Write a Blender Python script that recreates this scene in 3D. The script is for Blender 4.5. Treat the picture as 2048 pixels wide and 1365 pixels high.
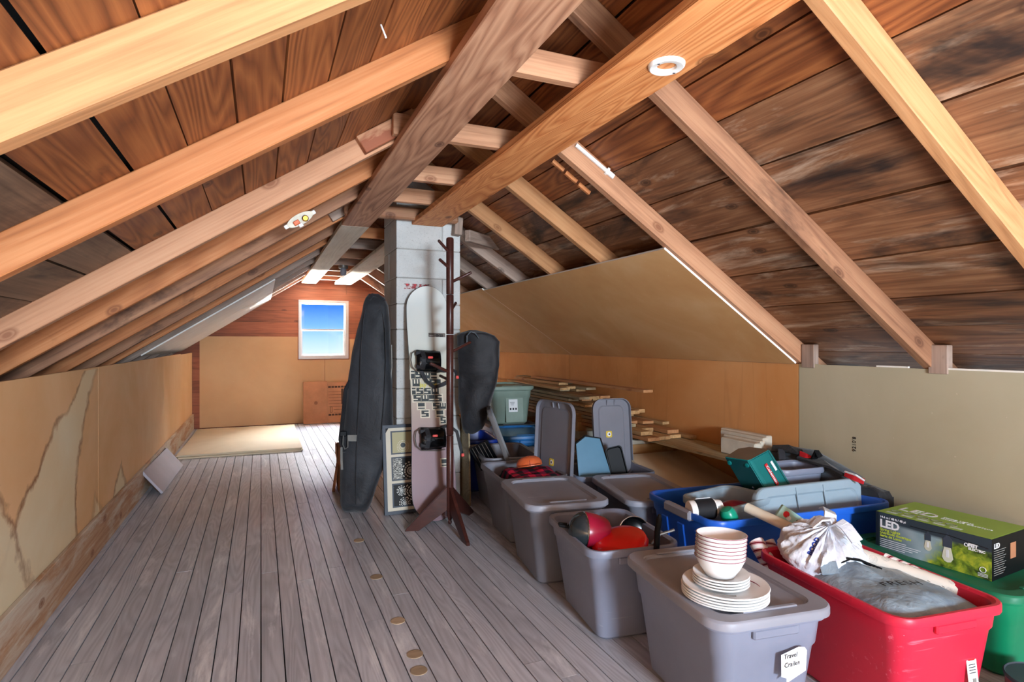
import bpy, bmesh, math, random
from mathutils import Vector, Matrix, Euler, noise

random.seed(7)
for o in list(bpy.data.objects): bpy.data.objects.remove(o)
scene = bpy.context.scene
COL = scene.collection

# ---------------------------------------------------------------- camera
FPX, CX, HY, VX, EYE = 1170.0, 1024.0, 684.0, 522.0, 1.2
YAW = math.atan((CX - VX) / FPX)
cam_d = bpy.data.cameras.new('camera'); cam = bpy.data.objects.new('camera', cam_d); COL.objects.link(cam)
cam_d.sensor_width = 36.0; cam_d.lens = FPX / 2048.0 * 36.0; cam_d.shift_y = 1.5 / 2048.0
cam_d.clip_start = 0.02; cam_d.clip_end = 200
cam.location = (0, 0, EYE); cam.rotation_euler = (math.pi / 2, 0, -YAW)
scene.camera = cam

# ---------------------------------------------------------------- exposure, sky, daylight at the two gable windows, added fill from below
vs = scene.view_settings
vs.view_transform = 'Standard'; vs.look = 'None'; vs.gamma = 1.0; vs.use_curve_mapping = False
vs.exposure = 0.48

world = bpy.data.worlds.new('sky'); scene.world = world; world.use_nodes = True
wn, wl = world.node_tree.nodes, world.node_tree.links
wn.clear()
w_out = wn.new('ShaderNodeOutputWorld'); w_bg = wn.new('ShaderNodeBackground')
w_tc = wn.new('ShaderNodeTexCoord'); w_sep = wn.new('ShaderNodeSeparateXYZ'); w_rmp = wn.new('ShaderNodeValToRGB'); w_map = wn.new('ShaderNodeMapRange')
wl.new(w_tc.outputs['Generated'], w_sep.inputs[0]); wl.new(w_sep.outputs['Z'], w_map.inputs['Value'])
w_map.inputs['From Min'].default_value = -0.030; w_map.inputs['From Max'].default_value = 0.066
wl.new(w_map.outputs['Result'], w_rmp.inputs['Fac'])
w_rmp.color_ramp.elements[0].position = 0.0; w_rmp.color_ramp.elements[0].color = (0.76, 0.88, 1.0, 1)
w_rmp.color_ramp.elements[1].position = 0.98; w_rmp.color_ramp.elements[1].color = (0.02, 0.18, 0.78, 1)
e = w_rmp.color_ramp.elements.new(0.36); e.color = (0.42, 0.68, 1.0, 1)
e = w_rmp.color_ramp.elements.new(0.58); e.color = (0.20, 0.48, 0.96, 1)
wl.new(w_rmp.outputs['Color'], w_bg.inputs['Color']); w_bg.inputs['Strength'].default_value = 1.0
wl.new(w_bg.outputs[0], w_out.inputs['Surface'])

def area_light(name, loc, target, sx, sy, power, color):
    d = bpy.data.lights.new(name, 'AREA'); d.shape = 'RECTANGLE'; d.size = sx; d.size_y = sy; d.energy = power; d.color = color
    o = bpy.data.objects.new(name, d); COL.objects.link(o); o.location = loc
    o.rotation_euler = (Vector(target) - Vector(loc)).to_track_quat('-Z', 'Y').to_euler()
    return o
REAR_Y, FAR_Y = -4.2, 9.09
# daylight through the rear gable window behind the photographer
area_light('rear_window_daylight', (0.80, REAR_Y + 0.03, 1.42), (0.80, 3.0, 1.30), 0.80, 0.86, 370, (0.74, 0.87, 1.0))
# unseen upward fill light, added to brighten the floor and plank undersides
area_light('added_fill_from_below', (0.75, -1.75, -0.30), (0.95, -1.2, 2.4), 1.7, 1.3, 390, (0.78, 0.89, 1.0))
# open sky outside the far gable window (above the sight line) and bright ground below it
area_light('far_sky_daylight', (0.86, FAR_Y + 1.6, 3.6), (0.86, FAR_Y - 1.6, 0.3), 3.0, 2.4, 3000, (0.86, 0.93, 1.0))
area_light('far_ground_bounce', (0.86, FAR_Y + 1.4, -0.9), (0.86, FAR_Y - 2.0, 2.2), 3.0, 2.2, 12000, (1.0, 0.97, 0.92))

# ---------------------------------------------------------------- geometry helpers
def px(u, v, zc):                     # photo pixel + distance along the view axis -> world point
    xr = (u - CX) / FPX * zc; up = -(v - HY) / FPX * zc
    return Vector((math.sin(YAW) * zc + math.cos(YAW) * xr, math.cos(YAW) * zc - math.sin(YAW) * xr, EYE + up))
def px_y(u, v, Y):
    d = px(u, v, 1.0) - Vector((0, 0, EYE)); return Vector((0, 0, EYE)) + d * (Y / d.y)
def px_x(u, v, X):
    d = px(u, v, 1.0) - Vector((0, 0, EYE)); return Vector((0, 0, EYE)) + d * (X / d.x)
def px_z(u, v, Z):
    d = px(u, v, 1.0) - Vector((0, 0, EYE)); return Vector((0, 0, EYE)) + d * ((Z - EYE) / d.z)

def link(name, data, mat=None, parent=None, label=None, cat=None, group=None, kind=None, smooth=False):
    o = bpy.data.objects.new(name, data); COL.objects.link(o)
    if mat is not None and data is not None and not data.materials: data.materials.append(mat)
    if parent is not None: o.parent = parent
    if label: o['label'] = label
    if cat: o['category'] = cat
    if group: o['group'] = group
    if kind: o['kind'] = kind
    if smooth: smooth_mesh(data)
    return o
def smooth_mesh(me, ang=40):
    me.polygons.foreach_set('use_smooth', [True] * len(me.polygons))
    try: me.set_sharp_from_angle(angle=math.radians(ang))
    except Exception: pass
def empty(name, loc=(0, 0, 0), rz=0.0, label=None, cat=None, group=None, kind=None, rot=None):
    o = link(name, None, None, None, label, cat, group, kind)
    o.location = loc; o.rotation_euler = rot if rot else (0, 0, rz); o.empty_display_size = 0.05
    return o
def mesh_py(name, v, f):
    me = bpy.data.meshes.new(name); me.from_pydata([tuple(p) for p in v], [], f); me.update(); return me
def bm_mesh(name, bm):
    bmesh.ops.recalc_face_normals(bm, faces=bm.faces[:])
    me = bpy.data.meshes.new(name); bm.to_mesh(me); bm.free(); return me
def box_mesh(name, sx, sy, sz, bev=0.0, c=(0, 0, 0), seg=1):
    bm = bmesh.new(); bmesh.ops.create_cube(bm, size=1.0)
    for v in bm.verts: v.co = Vector((v.co.x * sx + c[0], v.co.y * sy + c[1], v.co.z * sz + c[2]))
    if bev > 0: bmesh.ops.bevel(bm, geom=bm.edges[:] + bm.verts[:], offset=bev, segments=seg, affect='EDGES', profile=0.6)
    return bm_mesh(name, bm)
def box_py(name, x0, x1, y0, y1, z0, z1):
    v = [(x0,y0,z0),(x1,y0,z0),(x1,y1,z0),(x0,y1,z0),(x0,y0,z1),(x1,y0,z1),(x1,y1,z1),(x0,y1,z1)]
    return mesh_py(name, v, [(0,3,2,1),(4,5,6,7),(0,1,5,4),(1,2,6,5),(2,3,7,6),(3,0,4,7)])
def rot_cols(xa, ya, za): return Matrix((xa, ya, za)).transposed().to_4x4()
def board(name, p0, p1, wid, thk, up, mat, parent=None, bev=0.0, warp=0.0, **kw):
    """a plank whose length is its local X; 'up' is roughly its thickness direction"""
    p0, p1 = Vector(p0), Vector(p1); x = (p1 - p0); L = x.length; x.normalize()
    z = Vector(up); z = (z - x * z.dot(x)).normalized(); y = z.cross(x)
    if warp:
        n = 10; v, f = [], []
        for i in range(n + 1):
            t = -L / 2 + L * i / n; dz = warp * noise.noise(Vector((p0.x * 3 + i * 0.45, p0.y, p0.z * 7)))
            dy = warp * noise.noise(Vector((p0.z * 5 + i * 0.45, p0.y + 9, p0.x)))
            for sy, sz in ((-1, -1), (1, -1), (1, 1), (-1, 1)): v.append((t, sy * wid / 2 + dy, sz * thk / 2 + dz))
        for i in range(n):
            for k in range(4): f.append((i*4+k, i*4+(k+1)%4, i*4+4+(k+1)%4, i*4+4+k))
        f += [(3, 2, 1, 0), (n*4, n*4+1, n*4+2, n*4+3)]
        me = mesh_py(name, v, f)
    else: me = box_mesh(name, L, wid, thk, bev)
    o = link(name, me, mat, parent, **kw)
    m = rot_cols(x, y, z); m.translation = (p0 + p1) / 2; o.matrix_basis = m
    return o
def rrect(w, l, r, n=5):
    pts = []
    for cx_, cy_, a0 in ((w/2-r, l/2-r, 0), (-w/2+r, l/2-r, 90), (-w/2+r, -l/2+r, 180), (w/2-r, -l/2+r, 270)):
        for i in range(n + 1):
            a = math.radians(a0 + 90.0 * i / n); pts.append((cx_ + r * math.cos(a), cy_ + r * math.sin(a)))
    return pts
def loft(name, rings, cap0=True, cap1=True):
    n = len(rings[0]); v = [p for r in rings for p in r]; f = []
    for i in range(len(rings) - 1):
        for k in range(n): f.append((i*n+k, i*n+(k+1)%n, (i+1)*n+(k+1)%n, (i+1)*n+k))
    if cap0: f.append(tuple(reversed(range(n))))
    if cap1: f.append(tuple((len(rings)-1)*n + k for k in range(n)))
    return mesh_py(name, v, f)
def lathe(name, prof, n=32, cap0=True, cap1=True):
    return loft(name, [[(r*math.cos(2*math.pi*k/n), r*math.sin(2*math.pi*k/n), z) for k in range(n)] for r, z in prof], cap0, cap1)
def tube(name, pts, rad, n=10, cap=True, closed=False):
    pts = [Vector(p) for p in pts]; rings = []; N = len(pts); rads = rad if isinstance(rad, (list, tuple)) else [rad] * N
    ref = None
    for i, p in enumerate(pts):
        if closed: t = pts[(i+1) % N] - pts[i-1]
        else: t = pts[min(i+1, N-1)] - pts[max(i-1, 0)]
        t.normalize()
        if ref is None: ref = t.orthogonal().normalized()
        ref = (ref - t * ref.dot(t)); ref = ref.normalized() if ref.length > 1e-6 else t.orthogonal().normalized()
        b = t.cross(ref)
        rings.append([tuple(p + (ref * math.cos(2*math.pi*k/n) + b * math.sin(2*math.pi*k/n)) * rads[i]) for k in range(n)])
    if closed: rings.append(rings[0]); cap = False
    return loft(name, rings, cap, cap)
def strap_mesh(name, pts, wid, thk, side):
    """flat band along pts; side = width direction"""
    pts = [Vector(p) for p in pts]; rings = []
    for i, p in enumerate(pts):
        t = (pts[min(i+1, len(pts)-1)] - pts[max(i-1, 0)]).normalized(); s = Vector(side); s = (s - t * s.dot(t)).normalized(); nn = t.cross(s)
        rings.append([tuple(p + s*a*wid/2 + nn*b*thk/2) for a, b in ((-1,-1),(1,-1),(1,1),(-1,1))])
    return loft(name, rings)
def prism_xy(name, pts, z0, z1):
    n = len(pts); v = [(x, y, z0) for x, y in pts] + [(x, y, z1) for x, y in pts]
    f = [tuple(reversed(range(n))), tuple(range(n, 2*n))] + [(k, (k+1)%n, n+(k+1)%n, n+k) for k in range(n)]
    return mesh_py(name, v, f)
def text_mesh(name, s, size, extrude=0.0006, bold=0.0, align='LEFT', space=1.0, line=1.0):
    cu = bpy.data.curves.new(name, 'FONT'); cu.body = s; cu.size = size; cu.extrude = extrude; cu.offset = bold; cu.align_x = align
    cu.space_character = space; cu.space_line = line; cu.resolution_u = 2
    o = bpy.data.objects.new(name, cu); COL.objects.link(o)
    bpy.context.view_layer.update()
    me = bpy.data.meshes.new_from_object(o.evaluated_get(bpy.context.evaluated_depsgraph_get()))
    bpy.data.objects.remove(o); me.name = name; return me
def place(o, origin, xa, ya, parent=None):
    """put an object's local XY plane at origin with given world axes"""
    x = Vector(xa).normalized(); y = Vector(ya); y = (y - x * y.dot(x)).normalized(); z = x.cross(y)
    m = rot_cols(x, y, z); m.translation = Vector(origin)
    o.matrix_basis = m
    return o
def subsurf(o, lv=2):
    m = o.modifiers.new('subdivision', 'SUBSURF'); m.levels = lv; m.render_levels = lv

# ---------------------------------------------------------------- materials
def srgb(r, g, b):
    f = lambda c: ((c/255.0)/12.92 if c/255.0 <= 0.04045 else ((c/255.0+0.055)/1.055)**2.4)
    return (f(r), f(g), f(b), 1.0)
class NT:
    def __init__(s, name):
        s.m = bpy.data.materials.new(name); s.m.use_nodes = True; s.n = s.m.node_tree.nodes; s.l = s.m.node_tree.links
        s.b = s.n['Principled BSDF']; s.b.inputs['Specular IOR Level'].default_value = 0.35
    def new(s, t, **kw):
        nd = s.n.new(t)
        for k, v in kw.items():
            if hasattr(nd, k): setattr(nd, k, v)
            else: nd.inputs[k].default_value = v
        return nd
    def link(s, a, b): s.l.new(a, b)
    def coords(s, scale=(1, 1, 1), rnd=True, kind='Object'):
        tc = s.new('ShaderNodeTexCoord'); mp = s.new('ShaderNodeMapping'); mp.inputs['Scale'].default_value = scale
        src = tc.outputs[kind]
        if rnd:
            oi = s.new('ShaderNodeObjectInfo'); mu = s.new('ShaderNodeVectorMath', operation='MULTIPLY'); ad = s.new('ShaderNodeVectorMath', operation='ADD')
            cm = s.new('ShaderNodeCombineXYZ')
            for k in range(3): s.link(oi.outputs['Random'], cm.inputs[k])
            mu.inputs[1].default_value = (37.0, 17.3, 11.7); s.link(cm.outputs[0], mu.inputs[0]); s.link(src, ad.inputs[0]); s.link(mu.outputs[0], ad.inputs[1]); src = ad.outputs[0]
        s.link(src, mp.inputs['Vector']); return mp.outputs['Vector']
    def noise(s, vec, scale, detail=4, rough=0.55, dist=0.0):
        t = s.new('ShaderNodeTexNoise'); s.link(vec, t.inputs['Vector']); t.inputs['Scale'].default_value = scale
        t.inputs['Detail'].default_value = detail; t.inputs['Roughness'].default_value = rough; t.inputs['Distortion'].default_value = dist
        return t.outputs['Fac']
    def ramp(s, fac, stops, interp='LINEAR'):
        r = s.new('ShaderNodeValToRGB'); r.color_ramp.interpolation = interp; els = r.color_ramp.elements
        for i, (p, c) in enumerate(stops):
            c = c if isinstance(c, tuple) else (c, c, c, 1)
            if i < 2: els[i].position = p; els[i].color = c
            else: x = els.new(p); x.color = c
        s.link(fac, r.inputs['Fac']); return r.outputs['Color']
    def mix(s, fac, a, b, mode='MIX'):
        m = s.new('ShaderNodeMix', data_type='RGBA', blend_type=mode)
        if isinstance(fac, (int, float)): m.inputs[0].default_value = fac
        else: s.link(fac, m.inputs[0])
        for i, x in ((6, a), (7, b)):
            if isinstance(x, tuple): m.inputs[i].default_value = x
            else: s.link(x, m.inputs[i])
        return m.outputs[2]
    def math(s, op, a, b=0.0, c=0.0, clamp=False):
        m = s.new('ShaderNodeMath', operation=op); m.use_clamp = clamp
        for i, x in enumerate((a, b, c)):
            if isinstance(x, (int, float)): m.inputs[i].default_value = x
            else: s.link(x, m.inputs[i])
        return m.outputs[0]
    def color(s, c):
        if isinstance(c, tuple): s.b.inputs['Base Color'].default_value = c
        else: s.link(c, s.b.inputs['Base Color'])
    def bump(s, h, strength=0.3, dist=0.004):
        bn = s.new('ShaderNodeBump'); bn.inputs['Strength'].default_value = strength; bn.inputs['Distance'].default_value = dist
        s.link(h, bn.inputs['Height']); s.link(bn.outputs['Normal'], s.b.inputs['Normal'])
def wood(name, dark, mid, light, rough=0.65, ring=7.0, contrast=1.0, stain=None, stain_lo=0.52, stain_hi=0.68, pale=None, pale_lo=0.55, bump=0.35, vary=0.25, knots=True, fine=0.46):
    t = NT(name)
    v = t.coords((1, 1, 1))
    # cathedral growth rings: stretched, distorted bands
    st = t.new('ShaderNodeVectorMath', operation='MULTIPLY'); st.inputs[1].default_value = (0.55, 6.0, 6.0); t.link(v, st.inputs[0])
    big = t.noise(st.outputs[0], 0.9, 2, 0.5, 0.3)
    band = t.math('MULTIPLY', big, ring * 2.2); band = t.math('FRACT', band)
    band = t.math('ABSOLUTE', t.math('SUBTRACT', band, 0.5)); band = t.math('MULTIPLY', band, 2.0)
    st2 = t.new('ShaderNodeVectorMath', operation='MULTIPLY'); st2.inputs[1].default_value = (2.2, 95.0, 95.0); t.link(v, st2.inputs[0])
    fn = t.noise(st2.outputs[0], 1.0, 3, 0.6)
    st3 = t.new('ShaderNodeVectorMath', operation='MULTIPLY'); st3.inputs[1].default_value = (1.2, 4.0, 4.0); t.link(v, st3.inputs[0])
    md = t.noise(st3.outputs[0], 1.3, 4, 0.6)
    g = t.math('ADD', t.math('MULTIPLY', band, 0.22 * contrast), t.math('MULTIPLY', fn, fine)); g = t.math('ADD', g, t.math('MULTIPLY', md, 0.42))
    col = t.ramp(g, [(0.18, dark), (0.85, light), (0.50, mid)])
    if vary:
        oi = t.new('ShaderNodeObjectInfo'); k = t.math('MULTIPLY_ADD', oi.outputs['Random'], vary * 2, 1 - vary)
        hs = t.new('ShaderNodeHueSaturation'); t.link(k, hs.inputs['Value']); t.link(col, hs.inputs['Color']); col = hs.outputs['Color']
    if pale:
        st5 = t.new('ShaderNodeVectorMath', operation='MULTIPLY'); st5.inputs[1].default_value = (1.6, 9.0, 9.0); t.link(v, st5.inputs[0])
        pn = t.noise(st5.outputs[0], 1.0, 6, 0.68, 0.4); col = t.mix(t.ramp(pn, [(pale_lo, 0.0), (pale_lo + 0.16, 0.85)]), col, pale)
    if stain:
        st4 = t.new('ShaderNodeVectorMath', operation='MULTIPLY'); st4.inputs[1].default_value = (1.0, 3.2, 3.2); t.link(v, st4.inputs[0])
        sn = t.noise(st4.outputs[0], 1.5, 5, 0.62, 0.6); col = t.mix(t.ramp(sn, [(stain_lo, 0.0), (stain_hi, 0.92)]), col, stain)
    if knots:
        sk = t.new('ShaderNodeSeparateXYZ'); t.link(v, sk.inputs[0]); ck = t.new('ShaderNodeCombineXYZ')
        t.link(t.math('MULTIPLY', sk.outputs['X'], 1.3), ck.inputs[0]); t.link(t.math('MULTIPLY', t.math('ADD', sk.outputs['Y'], sk.outputs['Z']), 2.4), ck.inputs[1])
        vo = t.new('ShaderNodeTexVoronoi'); vo.voronoi_dimensions = '2D'; vo.inputs['Scale'].default_value = 1.05; t.link(ck.outputs[0], vo.inputs['Vector'])
        kd = t.math('ADD', vo.outputs['Distance'], t.math('MULTIPLY', t.math('SUBTRACT', md, .5), .05))
        col = t.mix(t.ramp(kd, [(0.018, 0.85), (0.030, 0.35), (0.038, 0.80), (0.060, 0.0)]), col, dark)
    t.color(col); t.b.inputs['Roughness'].default_value = rough
    t.bump(t.math('ADD', t.math('MULTIPLY', fn, 0.6), t.math('MULTIPLY', band, 0.4)), bump, 0.003)
    return t.m
def plain(name, c, rough=0.5, metal=0.0, var=0.06, scale=6.0, bump=0.0, spec=0.4, coat=0.0, scratch=None, trans=0.0, sheen=0.0):
    t = NT(name); v = t.coords((1, 1, 1), rnd=True)
    n1 = t.noise(v, scale, 4, 0.6)
    c2 = tuple(min(1.0, x * (1 + 3 * var)) for x in c[:3]) + (1,); c1 = tuple(x * (1 - 3 * var) for x in c[:3]) + (1,)
    col = t.ramp(n1, [(0.3, c1), (0.7, c2)])
    if scratch:
        vv = t.coords((3, 60, 60)); sn = t.noise(vv, 1.0, 3, 0.6); sn2 = t.noise(v, 3.0, 3, 0.6)
        col = t.mix(t.math('MULTIPLY', t.ramp(sn, [(0.62, 0.0), (0.72, 0.7)]), t.ramp(sn2, [(0.5, 0.0), (0.65, 1.0)])), col, scratch)
    t.color(col); t.b.inputs['Roughness'].default_value = rough; t.b.inputs['Metallic'].default_value = metal
    t.b.inputs['Specular IOR Level'].default_value = spec; t.b.inputs['Coat Weight'].default_value = coat
    if sheen: t.b.inputs['Sheen Weight'].default_value = sheen
    if trans: t.b.inputs['Transmission Weight'].default_value = trans
    if bump: t.bump(t.noise(v, scale * 12, 4, 0.6), bump, 0.002)
    return t.m

M = {}
# rafters / boards
M['raf_yellow'] = wood('rafter_yellow_pine', srgb(130,82,48), srgb(180,128,84), srgb(202,154,108), ring=5, contrast=.6, vary=.06, stain=srgb(128,76,44), stain_lo=.62, stain_hi=.72)
M['raf_orange'] = wood('rafter_orange_pine', srgb(118,66,34), srgb(176,110,64), srgb(202,142,94), ring=6, contrast=.7, vary=.10, stain=srgb(96,52,30), stain_lo=.62, stain_hi=.74)
M['raf_pink'] = wood('rafter_water_marked', srgb(128,80,54), srgb(184,134,100), srgb(206,162,126), ring=4, contrast=.45, vary=.08, stain=srgb(132,70,44), stain_lo=.60, stain_hi=.66)
M['raf_brown'] = wood('rafter_brown', srgb(96,60,42), srgb(150,106,78), srgb(184,140,104), ring=5, contrast=.6, vary=.12, stain=srgb(60,38,30), stain_lo=.58, stain_hi=.72)
M['raf_grey'] = wood('rafter_grey', srgb(96,80,70), srgb(158,136,122), srgb(192,168,150), ring=5, contrast=.5, vary=.10, stain=srgb(84,64,54), stain_lo=.6, stain_hi=.75)
M['sheath'] = wood('sheathing_red_brown', srgb(58,29,14), srgb(120,66,34), srgb(158,96,52), ring=9, contrast=1.5, vary=.22, stain=srgb(44,26,18), stain_lo=.64, stain_hi=.8, rough=.55)
M['sheath_old'] = wood('sheathing_weathered', srgb(58,36,25), srgb(124,82,54), srgb(168,124,88), ring=6, contrast=.7, vary=.16, stain=srgb(30,25,24), stain_lo=.51, stain_hi=.68, pale=srgb(190,166,142), pale_lo=.53, rough=.6)
M['sheath_grey'] = wood('sheathing_grey', srgb(60,46,38), srgb(116,92,74), srgb(146,122,100), ring=5, contrast=.6, vary=.12, stain=srgb(40,36,36), stain_lo=.52, stain_hi=.7, rough=.65)
M['runner_brown'] = wood('runner_red_brown', srgb(90,56,42), srgb(162,114,86), srgb(194,148,116), ring=7, contrast=1.7, vary=.05, pale=srgb(172,148,128), pale_lo=.66)
M['runner_orange'] = wood('runner_orange', srgb(112,58,26), srgb(198,120,66), srgb(222,152,94), ring=13, contrast=2.0, vary=.05)
M['runner_white'] = wood('runner_pale_lit', srgb(168,158,140), srgb(214,206,188), srgb(232,226,210), ring=5, contrast=.5, vary=.04)  # lighter far boards, with whitening by the window light put into the colour
M['gable'] = wood('gable_red_board', srgb(70,34,24), srgb(138,78,54), srgb(160,98,70), ring=5, contrast=.5, vary=.18, pale=srgb(176,130,96), pale_lo=.66)
M['floor'] = wood('floor_grey_plank', srgb(148,150,158), srgb(194,196,204), srgb(220,222,228), ring=10, contrast=.7, vary=.10, pale=srgb(242,243,246), pale_lo=.56, rough=.33, knots=False, fine=.3, bump=.25)
M['basebrd'] = wood('baseboard_worn', srgb(134,84,54), srgb(186,142,106), srgb(206,172,140), ring=5, contrast=.9, vary=.05, pale=srgb(212,202,184), pale_lo=.44)
M['lumber'] = wood('rough_lumber', srgb(120,84,50), srgb(188,148,100), srgb(214,182,136), ring=5, contrast=.6, vary=.22, stain=srgb(104,78,56), stain_lo=.58, stain_hi=.75)
M['lumber_grey'] = wood('grey_lumber', srgb(104,92,70), srgb(160,144,112), srgb(190,176,146), ring=5, contrast=.6, vary=.18)
M['walnut'] = wood('dark_walnut', srgb(34,16,14), srgb(66,34,29), srgb(86,48,42), ring=3, contrast=.5, vary=.04, rough=.32, knots=False, bump=.05)
M['felt'] = plain('roof_felt_black', srgb(14,11,10), rough=.9)
M['plug'] = wood('wood_plug', srgb(150,124,96), srgb(184,160,130), srgb(200,178,150), ring=8, knots=False)
# paper-faced boards
def drywall(name, base, lite, dark, stains=False, streak=False, grain='X'):
    t = NT(name); v = t.coords((1, 1, 1), rnd=False)
    n1 = t.noise(v, 1.1, 5, 0.6, 0.5); n2 = t.noise(v, 14.0, 4, 0.6)
    col = t.ramp(n1, [(0.28, dark), (0.78, lite), (0.52, base)])
    col = t.mix(t.math('MULTIPLY', n2, 0.16), col, lite)
    fine = t.coords((400, 40, 400), rnd=False); fb = t.noise(fine, 1.0, 2)
    col = t.mix(t.ramp(t.noise(v, 55.0, 2), [(0.74, 0.0), (0.80, 0.35)]), col, srgb(232,222,200))
    if streak:
        sv = t.coords((1.0, 3.0, 0.12), rnd=False); sn = t.noise(sv, 1.5, 2, 0.45)
        col = t.mix(t.ramp(sn, [(0.485, 0.0), (0.50, 0.12), (0.515, 0.0)]), col, srgb(116,66,30))
    if stains:
        tc = t.new('ShaderNodeTexCoord'); sp = t.new('ShaderNodeSeparateXYZ'); t.link(tc.outputs['Object'], sp.inputs[0])
        wob = t.math('MULTIPLY', t.math('SUBTRACT', t.noise(v, 2.8, 6, 0.62), 0.5), 0.46)
        Y, Z = sp.outputs['Y'], sp.outputs['Z']
        # centre line and half width of each washed-out run-off band, in wall coordinates
        for (y0, sl, cv, w0, wk, zlo, zhi) in stains:
            dz = t.math('SUBTRACT', 1.05, Z)
            cl = t.math('ADD', t.math('MULTIPLY_ADD', dz, sl, y0), t.math('MULTIPLY', t.math('MULTIPLY', dz, dz), cv))
            d = t.math('ABSOLUTE', t.math('SUBTRACT', t.math('ADD', Y, wob), cl))
            d = t.math('SUBTRACT', d, t.math('MULTIPLY_ADD', dz, wk, w0))       # <0 inside
            ok = t.math('MULTIPLY', t.math('GREATER_THAN', Z, zlo), t.math('LESS_THAN', Z, zhi))
            ins = t.math('MULTIPLY', t.ramp(t.math('ADD', t.math('MULTIPLY', d, -4.0), 0.5), [(0.44, 0.0), (0.72, 0.92)]), ok)
            edge = t.math('MULTIPLY', t.ramp(t.math('ADD', t.math('MULTIPLY', d, 4.0), 0.5), [(0.28, 0.0), (0.47, 0.85), (0.62, 0.0)]), ok)
            col = t.mix(ins, col, t.ramp(n1, [(0.3, srgb(226,200,154)), (0.7, srgb(232,220,188))]))
            col = t.mix(t.math('MULTIPLY', edge, t.ramp(t.noise(v, 4.0, 4), [(0.38, 0.3), (0.62, 1.0)])), col, srgb(124,66,30))
    t.color(col); t.b.inputs['Roughness'].default_value = .78; t.bump(fb, .06, .001)
    return t.m
M['dry_left'] = drywall('drywall_left_stained', srgb(230,184,134), srgb(238,200,156), srgb(220,168,112),
    stains=[(3.93, -1.85, 0.95, 0.13, 0.50, .1, 1.045), (2.78, -0.35, 0.25, -.30, 0.75, .1, .9), (4.62, 0.0, 0.0, -.62, .95, .1, .5), (4.0, .0, 0.0, -.70, .98, .1, .4)])
M['dry_far'] = drywall('drywall_far', srgb(196,154,112), srgb(204,164,122), srgb(188,144,102))
M['dry_right'] = drywall('drywall_right_tan', srgb(200,138,80), srgb(214,160,106), srgb(182,118,60), streak=True)
M['dry_green'] = drywall('drywall_right_green', srgb(176,168,142), srgb(186,180,156), srgb(166,156,128))
M['dry_slope'] = drywall('drywall_slope', srgb(210,162,106), srgb(226,190,142), srgb(196,142,84))
M['dry_white'] = plain('panel_white', srgb(232,230,224), .6, var=.02)
M['gypsum'] = plain('gypsum_edge', srgb(236,232,222), .85, var=.03)
M['sheet'] = drywall('drywall_offcut', srgb(212,194,164), srgb(224,208,180), srgb(196,176,146))
M['block'] = None
def concrete(name, a, b, dark):
    t = NT(name); v = t.coords((1, 1, 1)); n1 = t.noise(v, 3.0, 5, .65); n2 = t.noise(v, 120.0, 3, .7)
    col = t.ramp(n1, [(.3, a), (.7, b)]); col = t.mix(t.ramp(n2, [(.58, 0.0), (.72, .55)]), col, dark)
    g = t.coords((1, 1, 1), rnd=True); col = t.mix(t.ramp(t.noise(g, 4.5, 4, .6, .4), [(.66, 0.0), (.8, .55)]), col, dark)
    t.color(col); t.b.inputs['Roughness'].default_value = .9; t.bump(n2, .5, .004); return t.m
M['block'] = concrete('concrete_block', srgb(186,188,186), srgb(206,208,206), srgb(128,126,122))
M['mortar'] = concrete('mortar_grey', srgb(140,138,134), srgb(168,166,160), srgb(104,100,96))
def smear(name, c):
    m = bpy.data.materials.new(name); m.use_nodes = True; n = m.node_tree.nodes; l = m.node_tree.links; b = n['Principled BSDF']
    b.inputs['Base Color'].default_value = c; b.inputs['Roughness'].default_value = .85
    tc = n.new('ShaderNodeTexCoord'); ns = n.new('ShaderNodeTexNoise'); ns.inputs['Scale'].default_value = 34; ns.inputs['Detail'].default_value = 5
    rp = n.new('ShaderNodeValToRGB'); rp.color_ramp.elements[0].position = .44; rp.color_ramp.elements[1].position = .66
    l.new(tc.outputs['Object'], ns.inputs['Vector']); l.new(ns.outputs['Fac'], rp.inputs['Fac']); l.new(rp.outputs['Color'], b.inputs['Alpha']); return m
M['redpaint'] = smear('red_paint_smear', srgb(186,70,76))
M['white_paint'] = plain('white_window_paint', srgb(236,238,240), .4, var=.015)
def glass_mat(name, tint=(1, 1, 1, 1), gl=.06):
    m = bpy.data.materials.new(name); m.use_nodes = True; n = m.node_tree.nodes; l = m.node_tree.links; n.clear()
    o = n.new('ShaderNodeOutputMaterial'); mx = n.new('ShaderNodeMixShader'); tr = n.new('ShaderNodeBsdfTransparent'); gs = n.new('ShaderNodeBsdfGlossy')
    tr.inputs[0].default_value = tint; gs.inputs['Roughness'].default_value = .03; mx.inputs[0].default_value = gl
    l.new(tr.outputs[0], mx.inputs[1]); l.new(gs.outputs[0], mx.inputs[2]); l.new(mx.outputs[0], o.inputs['Surface']); return m
M['pane'] = glass_mat('window_glass')
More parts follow.
